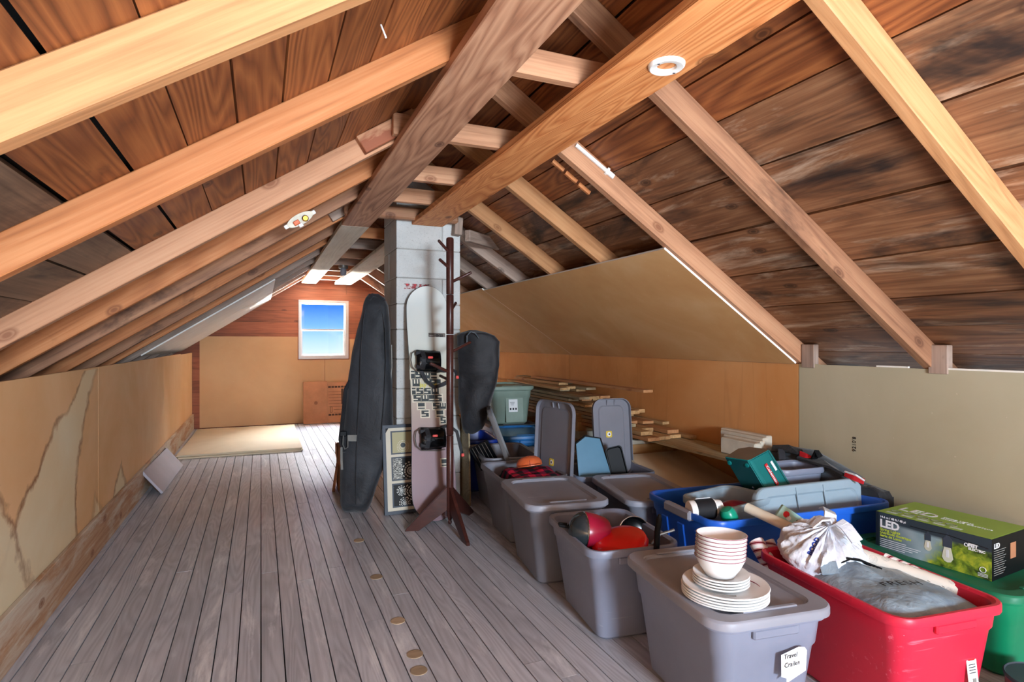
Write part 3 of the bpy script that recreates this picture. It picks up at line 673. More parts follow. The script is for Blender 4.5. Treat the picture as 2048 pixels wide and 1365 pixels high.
pnl = link('panel', box_mesh('panel', .17, .006, .26, .002), M['tote_sage'], sage); pnl.location = (.02, -.262, .15); pnl.rotation_euler = (D(-5), 0, 0)
lab = link('product_label', box_mesh('product_label', .085, .002, .115), M['paper'], sage); lab.location = (.005, -.2685, .175); lab.rotation_euler = (D(-5), 0, 0)
for k in range(3):
    q = link('icon', box_mesh('icon', .015, .001, .018), M['ink'], lab); q.location = (-.026 + .026*k, -.0013, -.030)
for k in range(3):
    q = link('print_line', box_mesh('print_line', .045 - .008*k, .001, .003), M['ink'], lab); q.location = (-.008, -.0013, .03 - .012*k)

blue = tote('storage_bin', (2.262, 2.135, 0), D(-5), 1.02, .555, .445, M['tote_blue'], 'large open blue bin with grey side handle, heaped with camping gear', tp=.055, band=.84, r=.06, pull=False)
for s in (-1, 1):
    o = link('handle', box_mesh('handle', .034, .20, .044, .008), M['handle_grey'], blue); o.location = (s * .507, -.02, .428)
for k in range(3):
    o = link('rib', box_mesh('rib', .012, .05, .30, .004), M['tote_blue'], blue); o.location = (-.462, -.13 + .13*k, .215); o.rotation_euler = (0, D(-7.5), 0)
red = tote('storage_tote', (1.945, 1.385, 0), D(-7), .445, .63, .395, M['tote_red'], 'open red tote filled with plastic bags and wrapping paper rolls', tp=.045, band=.80)
tag = link('price_label', box_mesh('price_label', .040, .0015, .13), M['paper'], red, label='white printed product label'); tag.location = (.10, -.2815, .17); tag.rotation_euler = (D(-6.5), 0, 0)
q = link('print_mark', box_mesh('print_mark', .026, .001, .008), M['red_flat'], tag); q.location = (0, -.0012, .052)
for k in range(4):
    q = link('print_line', box_mesh('print_line', .026, .001, .002), M['ink'], tag); q.location = (0, -.0012, .036 - .008*k)
q = link('bar_code', box_mesh('bar_code', .014, .001, .05), M['web_grey'], tag); q.location = (.004, -.0012, -.03)
green = tote('storage_tote', (2.605, 1.475, 0), D(-5), .445, .66, .315, M['tote_green'], 'green lidded tote under the string light box', lid=M['lid_green'], tp=.04, band=.66)

# ---- loose lids
def loose_lid(name, W, L, centre, xa, ya, label, mat, sticker=True, at=(.02, -.10)):
    t = empty(name, (0, 0, 0), 0, label, 'bin lid')
    place(t, centre, xa, ya)
    link('shell', lid_mesh(W, L, .07, .026, .045, .006), mat, t)
    for s in (-.03, .03):
        o = link('clip', tube('clip', [(s, L/2 - .045, -.004), (s, L/2 - .012, -.012)], .0045, 8), mat, t)
    if sticker:
        o = link('sticker', prism_xy('sticker', rrect(.045, .045, .008), -.0115, -.0096), M['yellow'], t); o.location = (at[0], at[1], 0)
        q = link('sticker_mark', lathe('sticker_mark', [(.015, 0), (.015, .0008)], 20), M['white_plastic'], o); q.location = (0, 0, -.0125)
        q = link('sticker_mark', prism_xy('sticker_mark', [(-.006, -.007), (.007, 0), (-.006, .007)], -.0140, -.0127), M['ink'], o)
    return t
lean = lambda a: Vector((math.sin(a), 0, math.cos(a)))
# the underside is local -Z; lids stand on end in the open totes
loose_lid('bin_lid', .40, .58, (1.712, 3.295, .535), (-.14, 1, 0), (.05, 0, 1), 'grey lid standing on end beside the plaid shirt, yellow sticker inside', M['tote_grey2'])
loose_lid('bin_lid', .29, .53, (2.235, 3.455, .540), (-1, .10, 0), (0, .10, 1), 'grey lid standing upright behind the small black tray, yellow sticker inside', M['tote_grey2'], at=(.025, .02))
dC = Vector((1.55, 3.95, 0)).normalized()
loose_lid('bin_lid', .30, .50, (1.535, 3.80, .500), -dC, (-.36, .12, 1), 'grey and black lid tilted edge-on in the tote next to the chimney', M['lid_under'], sticker=False)
lid_b = loose_lid('bin_lid', .67, .45, (2.425, 1.978, .300), (1, -.06, 0), (0, .22, 1), 'pale grey translucent lid leaning across the front of the blue bin', M['silver_blue'], sticker=False)
for xx in (-.09, .08):
    o = link('rib', box_mesh('rib', .006, .11, .007, .002), M['silver_blue'], lid_b); o.location = (xx, .155, .004)
panel = empty('blue_board', (0, 0, 0), 0, 'steel blue plastic board with dark edge leaning in a tote', 'board')  # plain blue panel leaning in the open tote
place(panel, (1.985, 3.245, .375), (.98, -.2, 0), (-.10, .30, 1))
link('sheet', prism_xy('sheet', [(-.125, -.20), (.135, -.20), (.040, .20), (-.06, .215), (-.125, .17)], -.006, .006), M['steel_blue'], panel)
link('edge', tube('edge', [(.137, -.20, 0), (.042, .20, 0), (-.06, .217, 0), (-.127, .172, 0)], .008, 8), M['black_plastic'], panel)
tray = empty('serving_tray', (0, 0, 0), 0, 'small black plastic tray leaning against the upright lid', 'tray')
place(tray, (2.12, 3.215, .40), (.93, -.3, .22), (-.25, .22, 1))
R_ = [ring(.09, .22, .02, .006), ring(.10, .235, .022, .016), ring(.112, .245, .022, .016), ring(.112, .245, .022, .010), ring(.10, .23, .02, 0)]
link('pan', loft('pan', list(reversed(R_))), M['black_plastic'], tray, smooth=True)
rack = empty('wire_rack', (0, 0, 0), 0, 'black slatted rack lying tilted in the tote next to the chimney', 'rack')
place(rack, (1.47, 3.93, .385), (.75, -.45, .45), (-.5, .1, .8))
link('frame', tube('frame', [(-.07,-.09,0),(.07,-.09,0),(.07,.09,0),(-.07,.09,0)], .006, 8, closed=True), M['black_plastic'], rack)
link('backing', box_mesh('backing', .13, .17, .004), M['black_gloss'], rack)
for k in range(5):
    o = link('slat', box_mesh('slat', .003, .17, .006), M['dull_metal'], rack); o.location = (-.05 + .025*k, 0, .005)

# ================================================================ dishes on the near lid
def plate_prof(r, h=.018, t=.004): return [(r*.55, 0), (r*.62, .001), (r*.97, h - .002), (r, h + .001), (r*.985, h + t), (r*.93, h + t - .001), (r*.64, t + .002), (0.001, t + .001)]
def bowl_prof(r, h): return [(r*.50, 0), (r*.56, .001), (r*.80, h*.45), (r*.965, h*.86), (r, h - .002), (r*.995, h), (r*.965, h), (r*.93, h*.86), (r*.76, h*.45), (r*.50, .006), (.001, .005)]
lidz = .395 + .006 - .010
px0, py0 = 1.338, 1.425
mp = lathe('dish', plate_prof(.131), 56); smooth_mesh(mp, 50)
for k in range(5):
    t = empty('dinner_plate', (px0 + random.uniform(-.002,.002), py0 + random.uniform(-.002,.002), lidz + k*.0085), 0, ['bottom', 'second lowest', 'middle', 'second highest', 'top'][k] + ' white dinner plate of the five stacked on the grey tote lid', 'plate', 'white dinner plates stacked on the tote lid')
    link('dish', mp, M['china'], t)
    if k == 4:
        for a0 in (200, 320):
            pts = [(.100*math.cos(D(a0 + 6*j)) , .100*math.sin(D(a0 + 6*j)), .0215 + (.0005 * j) * 0) for j in range(9)]
            pts = [(x*(1 - .02*j), y*(1 - .02*j), .0190 - .0012*j*.6) for j, (x, y, z) in enumerate(pts)]
            link('swirl', tube('swirl', pts, [.0008 + .0002*j for j in range(9)], 6), M['maroon'] if a0 == 320 else M['web_grey'], t)
ms = lathe('dish', plate_prof(.086, .014), 48); smooth_mesh(ms, 50)
z1 = lidz + 4*.0085 + .006
for k in range(4):
    t = empty('side_plate', (px0 - .004, py0 + .012, z1 + k*.0085), 0, ['bottom', 'second lowest', 'second highest', 'top'][k] + ' white side plate of the small stack under the bowls', 'plate', 'white side plates under the bowls')
    link('dish', ms, M['china'], t)
mb = lathe('vessel', bowl_prof(.077, .062), 48); smooth_mesh(mb, 50)
mr = tube('rim_line', [(.0772*math.cos(2*math.pi*j/48), .0772*math.sin(2*math.pi*j/48), .0605) for j in range(48)], .0011, 6, closed=True)
z2 = z1 + 3*.0085 + .006
for k in range(7):
    t = empty('cereal_bowl', (px0 - .006 + .001*k, py0 + .014, z2 + k*.0115), 0, ['bottom', 'second lowest', 'third lowest', 'middle', 'third highest', 'second highest', 'top'][k] + ' white maroon-rimmed bowl of the stack of seven on the side plates', 'bowl', 'white bowls with maroon rims')
    t.rotation_euler = (D(-2), D(2), 0)
    link('vessel', mb, M['china'], t); link('rim_line', mr, M['maroon'], t)

# ================================================================ cookware in the pan tote
pot = empty('cooking_pot', (0, 0, 0), 0, 'crimson pot lying on its side with smoked glass lid', 'pot')
place(pot, px(1161, 1062, 2.485), -Fv * .9 + Rv * .25, Uv - Rv * .08)      # local z ~ camera right
mz = Matrix.Rotation(D(90), 4, 'Y')
def orient_axis(o, origin, axis):
    q = Vector(axis).normalized().to_track_quat('Z', 'Y'); o.rotation_mode = 'QUATERNION'; o.rotation_quaternion = q; o.location = origin; o.rotation_mode = 'XYZ'; o.rotation_euler = q.to_euler(); return o
orient_axis(pot, px(1164, 1062, 2.49), Rv * 1.0 + Uv * -.12 + Fv * .25)
link('pot_body', lathe('pot_body', [(.078, 0), (.080, .004), (.074, .05), (.060, .10), (.052, .112), (.001, .114)], 40, cap0=False), M['pot_red'], pot, smooth=True)
link('rim', tube('rim', [(.079*math.cos(2*math.pi*j/40), .079*math.sin(2*math.pi*j/40), 0) for j in range(40)], .003, 6, closed=True), M['steel'], pot)
link('glass_lid', lathe('glass_lid', [(.078, -.002), (.074, -.016), (.060, -.036), (.036, -.052), (.012, -.058), (.001, -.059)], 40, cap0=False), M['smoke_glass'], pot, smooth=True)
link('lid_handle', tube('lid_handle', [(.045, .0, -.046), (.060, 0, -.078), (.085, 0, -.075), (.082, 0, -.040)], .007, 8), M['black_plastic'], pot, smooth=True)
cup = empty('sauce_pan', (0, 0, 0), 0, 'small crimson saucepan end next to the lying pot', 'pot')
orient_axis(cup, px(1203, 1072, 2.62), Rv + Uv * -.15 + Fv * -.2)
link('pan_body', lathe('pan_body', [(.048, -.04), (.050, 0), (.050, .035), (.044, .046), (.001, .047)], 32), M['pot_red'], cup, smooth=True)
link('bolt', lathe('bolt', [(.010, 0), (.010, .006), (.001, .007)], 14), M['steel'], cup).location = (-.012, .012, .046)
bowl = empty('frying_pan', (0, 0, 0), 0, 'bright red enamel pan tilted with its outside up', 'pan')
orient_axis(bowl, px(1238, 1084, 2.43), Uv * .95 - Fv * .15 - Rv * .27)
link('dish', lathe('dish', [(.118, -.022), (.120, -.016), (.112, .008), (.092, .021), (.058, .026), (.001, .027)], 48, cap0=False), M['pan_red'], bowl, smooth=True)
link('lining', lathe('lining', [(.117, -.022), (.108, .003), (.088, .016), (.001, .022)], 48, cap0=False), M['black_gloss'], bowl, smooth=True)
pan2 = empty('frying_pan', (0, 0, 0), 0, 'black frying pan standing on edge behind the red enamel pan', 'pan')
orient_axis(pan2, px(1270, 1070, 2.60), -Fv * .85 + Uv * .3 + Rv * .2)
link('dish', lathe('dish', [(.074, -.002), (.078, .0), (.070, -.022), (.054, -.030), (.001, -.031)], 40, cap0=False), M['black_gloss'], pan2, smooth=True)
link('rim', tube('rim', [(.078*math.cos(2*math.pi*j/40), .078*math.sin(2*math.pi*j/40), 0) for j in range(40)], .003, 6, closed=True), M['steel'], pan2)
tw = empty('spatula', (0, 0, 0), 0, 'black utensil standing handle up in the pan tote', 'utensil')
tw.location = px(1313, 1090, 2.30)
link('grip', tube('grip', [Vector((0, 0, -.10)), Vector((0, 0, -.02)), Rv*.003 + Uv*.05, Rv*.010 + Uv*.10, Rv*.012 + Uv*.118], [.011, .012, .012, .011, .006], 10), M['black_plastic'], tw, smooth=True)
link('blade', box_mesh('blade', .05, .004, .08, .002), M['black_plastic'], tw).location = (0, 0, -.13)
sp = empty('ladle', (0, 0, 0), 0, 'dark metal ladle with its handle poking over the tote rim', 'utensil')
sp.location = px(1303, 1078, 2.36)
link('shaft', tube('shaft', [Vector((0,0,-.02)), Rv*.035 + Uv*.018, Rv*.075 + Uv*.030 + Fv*.0, Rv*.092 + Uv*.036], [.006, .006, .005, .006], 8), M['dull_metal'], sp, smooth=True)
link('scoop', lathe('scoop', [(.030, .0), (.026, -.016), (.014, -.026), (.001, -.028)], 20, cap0=False), M['dull_metal'], sp, smooth=True).location = (-.012, 0, -.03)

# ---- plaid shirt and cap in the next open tote
def plaid():
    t = NT('buffalo_plaid'); v = t.coords((1, 1, 1), rnd=False); sp_ = t.new('ShaderNodeSeparateXYZ'); t.link(v, sp_.inputs[0])
    sx = t.math('GREATER_THAN', t.math('SINE', t.math('MULTIPLY', t.math('ADD', sp_.outputs['X'], t.math('MULTIPLY', sp_.outputs['Z'], .4)), 78.0)), 0.0)
    sy = t.math('GREATER_THAN', t.math('SINE', t.math('MULTIPLY', t.math('ADD', sp_.outputs['Y'], t.math('MULTIPLY', sp_.outputs['Z'], .3)), 78.0)), 0.0)
    s = t.math('ADD', sx, sy)
    c = t.ramp(t.math('MULTIPLY', s, .5), [(0.0, srgb(206,26,62)), (0.40, srgb(120,14,52)), (0.80, srgb(22,20,30))], 'CONSTANT')
    t.color(c); t.b.inputs['Roughness'].default_value = .85; return t.m
M['plaid'] = plaid()
def mound(name, w, l, h, seed, n=26, folds=.012, flat=.35):
    v, f = [], []
    for j in range(n + 1):
        for i in range(n + 1):
            x, y = -w/2 + w*i/n, -l/2 + l*j/n; q = max(0, 1 - (2*x/w)**4) * max(0, 1 - (2*y/l)**4)
            z = h * (q ** flat) * (.75 + .5*noise.noise(Vector((x*5 + seed, y*5, seed)))) + folds * noise.noise(Vector((x*18, y*18 + seed, 2)))
            v.append((x, y, z if q > 0 else z*.2))
    for j in range(n):
        for i in range(n): f.append((j*(n+1)+i, j*(n+1)+i+1, (j+1)*(n+1)+i+1, (j+1)*(n+1)+i))
    k = len(v); v += [(-w/2, -l/2, -.06), (w/2, -l/2, -.06), (w/2, l/2, -.06), (-w/2, l/2, -.06)]
    b0 = [i for i in range(n+1)]; f.append((k+1, k) + tuple(b0)); r0 = [j*(n+1)+n for j in range(n+1)]; f.append((k+2, k+1) + tuple(r0))
    t0 = [n*(n+1)+i for i in range(n, -1, -1)]; f.append((k+3, k+2) + tuple(t0)); l0 = [j*(n+1) for j in range(n, -1, -1)]; f.append((k, k+3) + tuple(l0)); f.append((k, k+1, k+2, k+3))
    return mesh_py(name, v, f)
sh = link('plaid_shirt', mound('plaid_shirt', .30, .40, .085, 3.1), M['plaid'], None, 'red and black checked shirt bundled in a grey tote', 'shirt', smooth=True)
sh.location = (1.53, 3.25, .350); sh.rotation_euler = (0, 0, D(-5))
cap = empty('baseball_cap', (1.555, 3.345, .420), 0, 'orange cap lying on the plaid shirt', 'cap'); cap.rotation_euler = (D(10), D(8), D(160))
link('crown', lathe('crown', [(.082, 0), (.080, .020), (.066, .042), (.040, .056), (.001, .060)], 28), M['orange_flat'], cap, smooth=True)
link('seam', tube('seam', [(0, .083*math.cos(a), .061*math.sin(a)) for a in [math.pi*j/12 for j in range(13)]], .0022, 6), M['maroon'], cap)
link('brim', prism_xy('brim', [(.07*math.cos(a)*1.1, .06 + .075*math.sin(a)) for a in [math.pi*j/10 for j in range(11)]], .0, .005), M['orange_flat'], cap)
# ================================================================ things round the chimney
# ---- coat rack
RX, RYY = 1.112, 3.60
zr = RX*math.sin(YAW) + RYY*math.cos(YAW)
rackt = empty('coat_rack', (RX, RYY, 0), 0, 'tall dark walnut coat rack with angled pegs and three splayed feet', 'coat rack')
loc = lambda p: Vector(p) - Vector((RX, RYY, 0))
for za, zb, ra, rb_ in ((.085, .60, .0235, .0225), (.603, 1.245, .0225, .0235), (1.248, 1.50, .0235, .0238), (1.503, 1.855, .0238, .0245)):
    link('pole', lathe('pole', [(ra - .002, za), (ra, za + .003), (rb_, zb - .003), (rb_ - .002, zb)], 24), M['walnut'], rackt, smooth=True)
link('pole_top', lathe('pole_top', [(.0245, 1.853), (.0235, 1.861), (.016, 1.868), (.001, 1.870)], 24), M['walnut'], rackt, smooth=True)
link('pole_foot', lathe('pole_foot', [(.001, .03), (.009, .033), (.013, .045), (.009, .057), (.014, .066), (.020, .086), (.0225, .09)], 20), M['walnut'], rackt, smooth=True)
for (u0, v0, u1, v1, dz) in ((898,506,877,481,-.10), (896,536,879,519,-.11), (900,566,943,545,-.02), (899,625,912,606,.12), (900,706,942,684,.08), (897,745,860,727,-.11), (897,650,905,640,.13), (895,760,880,752,.12)):
    a = loc(px(u0, v0, zr)); a.x = a.x*.5; a.y = a.y*.5
    b = loc(px(u1, v1, zr + dz)); d = (b - a).normalized(); b = a + d * min(max((b - a).length, .12), .165)
    link('peg', tube('peg', [a, a + d*.03, b - d*.004, b], [.008, .010, .0095, .006], 12), M['walnut'], rackt, smooth=True)
for tip in (px_z(937, 1093, 0), px_z(810, 1063, 0), px_z(945, 1025, 0)):
    d = loc((tip.x, tip.y, 0)); Ld = d.length; d.normalize(); s = Vector((-d.y, d.x, 0))
    prof = [(.018, .300), (.018, .085), (.060, .105), (.17, .045), (Ld - .055, .0), (Ld, .0), (Ld, .012), (.06, .262)]
    prof = [(.016, .275), (.016, .125), (Ld - .085, .0), (Ld, .0), (Ld - .01, .018)]
    n = len(prof); v = [tuple(d*a + Uv*z + s*(-.011)) for a, z in prof] + [tuple(d*a + Uv*z + s*.011) for a, z in prof]
    f = [tuple(range(n)), tuple(reversed(range(n, 2*n)))] + [(k, n+k, n+(k+1) % n, (k+1) % n) for k in range(n)]
    bm = bmesh.new(); vs_ = [bm.verts.new(p) for p in v]
    for q in f: bm.faces.new([vs_[i] for i in q])
    bmesh.ops.bevel(bm, geom=bm.edges[:], offset=.002, segments=1, affect='EDGES')
    link('leg', bm_mesh('leg', bm), M['walnut'], rackt)

# ---- snowboard leaning on the chimney
sb0 = px_z(870, 1043, 0.0); sb0.z = .004; sb1 = px_y(852, 577, 4.165)
yb = (sb1 - sb0); SL = yb.length; yb.normalize(); xb_ = Vector((1, 0, 0)); xb_ = (xb_ - yb*xb_.dot(yb)).normalized(); zb_ = xb_.cross(yb)   # z points to the room
snow = empty('snowboard', (0, 0, 0), 0, 'white and mauve snowboard with black bindings leaning against the chimney', 'snowboard')
place(snow, sb0 + zb_ * .012, xb_, yb)
MB_ = rot_cols(xb_, yb, zb_); MB_.translation = sb0 + zb_*.012; MBi = MB_.inverted()
def on_board(u, v):
    d = (px(u, v, 1.0) - Vector((0, 0, EYE))); n = zb_; t = (sb0 - Vector((0, 0, EYE))).dot(n) / d.dot(n); q = MBi @ (Vector((0, 0, EYE)) + d*t); return q.x, q.y
def half_w(t):
    L = SL; wn = .152; ww = .140
    mid = ww + (wn - ww) * ((t/L - .5) / .32)**2 if abs(t/L - .5) < .32 else wn
    e0 = .17
    if t < e0: return wn * math.sqrt(max(0, 1 - ((e0 - t)/e0)**2.2))
    if t > L - e0: return wn * math.sqrt(max(0, 1 - ((t - L + e0)/e0)**2.2))
    return mid
v, f = [], []; NS = 64
ts = [SL*(1 - math.cos(math.pi*k/NS))/2 for k in range(NS + 1)]
for k, t in enumerate(ts):
    w = max(half_w(t), .004); kick = .035*max(0, (abs(t/SL - .5) - .39)/.11)**2
    for sx in (-1, -.5, 0, .5, 1): v.append((sx*w, t, kick + .004))
    for sx in (1, .5, 0, -.5, -1): v.append((sx*w, t, kick - .004))
for k in range(NS):
    for j in range(10): f.append((k*10+j, k*10+(j+1) % 10, (k+1)*10+(j+1) % 10, (k+1)*10+j))
f += [tuple(reversed(range(10))), tuple(NS*10+j for j in range(10))]
def deck_mat():
    t = NT('snowboard_topsheet'); tc = t.new('ShaderNodeTexCoord'); s = t.new('ShaderNodeSeparateXYZ'); t.link(tc.outputs['Object'], s.inputs[0])
    y = t.math('DIVIDE', s.outputs['Y'], SL)
    c = t.ramp(y, [(0.0, srgb(134,112,120)), (.90, srgb(208,212,208)), (.30, srgb(150,128,134)), (.45, srgb(176,160,150)), (.60, srgb(204,200,178)), (.72, srgb(206,210,202))])
    t.color(c); t.b.inputs['Roughness'].default_value = .3; t.b.inputs['Coat Weight'].default_value = .15; return t.m
deck = link('deck', mesh_py('deck', v, f), deck_mat(), snow, smooth=True)
edge_pts = [(half_w(t), t, .035*max(0, (abs(t/SL - .5) - .39)/.11)**2) for t in ts] + [(-half_w(t), t, .035*max(0, (abs(t/SL - .5) - .39)/.11)**2) for t in reversed(ts)]
link('metal_edge', tube('metal_edge', edge_pts, .0028, 6, closed=True), M['print_dark'], snow)
GL = {'S': ['11111','11000','11111','00011','11111'], 'W': ['10101','10101','10101','11111','11111'], 'o': ['11111','11111','11111','00000','11111'], 'i': ['11','00','11','11','11']}
def glyph(ch, x0, y0, x1, y1):
    g = GL[ch]; nr, nc = len(g), len(g[0]); v, f = [], []
    for r in range(nr):
        for c in range(nc):
            if g[r][c] == '1':
                xa, xb2 = x0 + (x1-x0)*c/nc, x0 + (x1-x0)*(c+1)/nc; ya, yb2 = y1 - (y1-y0)*(r+1)/nr, y1 - (y1-y0)*r/nr
                k = len(v); v += [(xa, ya, .0050), (xb2, ya, .0050), (xb2, yb2, .0050), (xa, yb2, .0050)]; f.append((k, k+1, k+2, k+3))
    return mesh_py('letter', v, f)
rows = [(743, 758, [('i', 821, 828), ('S', 830, 843), ('W', 845, 858), ('o', 861, 872)]), (760, 774, [('W', 824, 838), ('S', 858, 868), ('o', 868, 880)]),
        (777, 790, [('i', 823, 830), ('S', 832, 845), ('S', 847, 860), ('W', 862, 876)]), (791, 804, [('S', 826, 840), ('W', 842, 856), ('o', 857, 868), ('S', 869, 882)]),
        (807, 819, [('o', 835, 848), ('S', 865, 878), ('W', 879, 890)]), (822, 835, [('S', 842, 856), ('o', 872, 885)]), (835, 848, [('S', 880, 890)]), (919, 933, [('o', 882, 894)])]
for v0, v1, ls in rows:
    for ch, u0, u1 in ls:
        xa, ya = on_board(u0, v1); xc, yc = on_board(u1, v0)
        bx0, by0 = on_board(u0 - 2.4, v1 + 2.4); bx1, by1 = on_board(u1 + 2.4, v0 - 2.4)
        bgm = mesh_py('letter_tile', [(bx0, by0, .0046), (bx1, by0, .0046), (bx1, by1, .0046), (bx0, by1, .0046)], [(0, 1, 2, 3)])
        tl = link('letter_tile', bgm, M['mat_cream'], deck)
        link('letter', glyph(ch, xa, ya, xc, yc), M['print_dark'], tl if False else deck)
xa, ya = on_board(856, 675); xc, yc = on_board(889, 668)
dk = link('brand_strip', mesh_py('brand_strip', [(xa, ya, .0048), (xc, ya, .0048), (xc, yc, .0048), (xa, yc, .0048)], [(0, 1, 2, 3)]), M['dull_metal'], deck)
o = link('brand_text', text_mesh('brand_text', 'GVZS', .022, .0003, .0012), M['ink'], deck); o.location = (xa + .052, ya + .003, .0052)
o = link('brand_text', text_mesh('brand_text', '-----', .018, .0003, .0006), M['paper'], deck); o.location = (xa + .006, ya + .004, .0052)
o = link('sprayed_word', text_mesh('sprayed_word', 'jay dot', .046, .0003, .0008), plain('yellow_marker', srgb(196,190,70), .6), deck); xq, yq = on_board(838, 775); o.location = (xq, yq, .0056)
def binding(u, v, flip):
    cx_, cy_ = on_board(u, v)
    b = link('binding', box_mesh('binding', .135, .150, .018, .006, (0, 0, .014)), M['black_plastic'], snow); b.location = (cx_, cy_, 0)
    # folded highback: curved shell lying over the base plate
    n, m_ = 10, 8; v_, f_ = [], []
    for j in range(m_ + 1):
        for i in range(n + 1):
            a = -1 + 2*i/n; t = j/m_; w = .072 - .012*t
            v_.append((-.085 + .17*t + .004*a*a, a*w, .030 + .040*(1 - a*a)*(.6 + .4*math.sin(math.pi*t)) ))
    for j in range(m_):
        for i in range(n): f_.append((j*(n+1)+i, j*(n+1)+i+1, (j+1)*(n+1)+i+1, (j+1)*(n+1)+i))
    me = mesh_py('highback', v_, f_); hb = link('highback', me, M['black_gloss'], b, smooth=True)
    sol = hb.modifiers.new('thickness', 'SOLIDIFY'); sol.thickness = .008
    for yy, xx in ((-.045, -.075), (0, -.05), (.045, -.075)):
        link('pad', box_mesh('pad', .055, .030, .014, .005), M['nylon_dark'], b).location = (xx + .01, yy, .066 if yy == 0 else .050)
    link('heel_hoop', tube('heel_hoop', [(-.03, .072, .02), (-.085, .070, .032), (-.118, .048, .048), (-.128, 0, .055), (-.118, -.050, .048), (-.08, -.078, .03), (.04, -.084, .016), (.09, -.078, .012)], .0042, 8), M['dull_metal'], b, smooth=True)
    link('buckle', box_mesh('buckle', .036, .016, .012, .004), M['red_plastic'], b).location = (.005, .012, .080)
    link('ratchet', box_mesh('ratchet', .03, .024, .012, .003), M['black_plastic'], b).location = (-.012, -.012, .076)
    for s in (1, -1):
        link('toe_strap', strap_mesh('toe_strap', [(-.055, s*.072, .02), (-.045, s*.060, .055), (-.04, s*.02, .075), (-.04, 0, .078)], .03, .005, (1, 0, 0)), M['nylon_dark'], b)
    link('ankle_strap', strap_mesh('ankle_strap', [(.06, -.07*flip, .03), (.11, -.08*flip, .06), (.16, -.055*flip - .02, .075), (.185, -.085, .07), (.195, -.115, .06)], .022, .005, (.1, 1, .1)), M['nylon_dark'], b)
    link('strap_buckle', box_mesh('strap_buckle', .020, .022, .014, .003), M['red_plastic'], b).location = (.198, -.125, .062)
    return b
binding(853, 724, 1); binding(862, 878, -1)
st = link('loose_strap', strap_mesh('loose_strap', [Vector(on_board(838, 742) + (.03,)), Vector(on_board(850, 765) + (.03,)), Vector(on_board(866, 777) + (.028,)), Vector(on_board(882, 772) + (.03,)), Vector(on_board(893, 766) + (.03,))], .026, .006, (1, 1, 0)), M['nylon_dark'], snow)

# ---- outline lofts for the soft bags
def soft_loft(name, rows, zc_of, depth, npts=28, pw=2.6, amp=.010, fr=7.0, seed=0.0, sub=4):
    rr = []
    for (v0, l0, r0), (v1, l1, r1) in zip(rows, rows[1:]):
        for k in range(sub): t = k/sub; rr.append((v0 + (v1-v0)*t, l0 + (l1-l0)*t, r0 + (r1-r0)*t))
    rr.append(rows[-1]); rings = []
    for i, (vv, l, r) in enumerate(rr):
        zc = zc_of(vv); a, b = px(l, vv, zc), px(r, vv, zc); c = (a + b)/2; hw = (b - a).length/2; ends = min(1, .25 + 1.5*min(i, len(rr)-1-i)/len(rr)*4)
        dp = depth*min(1, hw/.10)*min(1, ends); R = []
        for k in range(npts):
            an = 2*math.pi*k/npts; cx_, sx_ = math.cos(an), math.sin(an)
            x = math.copysign(abs(cx_)**(2/pw), cx_)*hw; y = math.copysign(abs(sx_)**(2/pw), sx_)*dp
            p = c + Rv*x + Fv*y; nz = noise.noise(Vector((p.x*fr + seed, p.y*fr, p.z*fr*.55))) + .5*noise.noise(Vector((p.x*fr*2.3, p.y*fr*2.3 + seed, p.z*fr*1.3)))
            dr = (Rv*cx_*.35 + Fv*sx_); p = p + dr*nz*amp
            p.z = max(p.z, .002); R.append(tuple(p))
        rings.append(R)
    me = loft(name, rings); smooth_mesh(me, 60); return me
bag = empty('snowboard_bag', (0, 0, 0), 0, 'tall black padded board bag standing beside the chimney', 'bag')
brow = [(588,738,756),(596,732,770),(612,728,776),(660,716,779),(700,706,781),(750,699,784),(800,694,786),(850,689,786),(900,685,779),(940,682,766),(975,681,752),(1000,682,744),(1018,686,737),(1026,694,730)]
zb0 = .62*math.sin(YAW) + 4.20*math.cos(YAW)
link('body', soft_loft('body', brow, lambda v: zb0 + .02 + (1026 - v)/440*.16, .085, amp=.018, fr=8.5, seed=3), M['nylon'], bag)
def bag_pt(u, v, out=.095): return px(u, v, zb0 + .02 + (1026 - v)/440*.16 - out)
link('zip_piping', tube('zip_piping', [bag_pt(734, 598, .05), bag_pt(727, 640), bag_pt(722, 700), bag_pt(720, 760), bag_pt(716, 840), bag_pt(712, 930), bag_pt(712, 1010, .09)], .004, 8), M['nylon_dark'], bag)
link('side_piping', tube('side_piping', [bag_pt(760, 605, .05), bag_pt(770, 660, .085), bag_pt(772, 720, .085), bag_pt(768, 800, .088), bag_pt(762, 880, .09)], .0035, 8), M['nylon_dark'], bag)
link('top_fold', tube('top_fold', [bag_pt(738, 600, .06), bag_pt(745, 590, .03), bag_pt(756, 592, .03), bag_pt(770, 602, .04)], [.012, .014, .014, .010], 10), M['nylon_dark'], bag, smooth=True)
link('shoulder_strap', strap_mesh('shoulder_strap', [bag_pt(700, 763, .05), bag_pt(691, 780, .08), bag_pt(688, 815, .08), bag_pt(684, 850, .07), bag_pt(681, 880, .07), bag_pt(688, 905, .09)], .03, .012, Fv + Rv*.4), M['nylon_dark'], bag)
link('webbing_patch', box_mesh('webbing_patch', .07, .004, .045, .001), M['web_grey'], bag).matrix_basis = Matrix.Translation(bag_pt(705, 877, .094)) @ Matrix.Rotation(-YAW, 4, 'Z')
link('webbing_loop', strap_mesh('webbing_loop', [bag_pt(687, 872, .10), bag_pt(686, 890, .11), bag_pt(690, 899, .11), bag_pt(696, 895, .11), bag_pt(696, 882, .10)], .018, .003, Fv), M['web_grey'], bag)
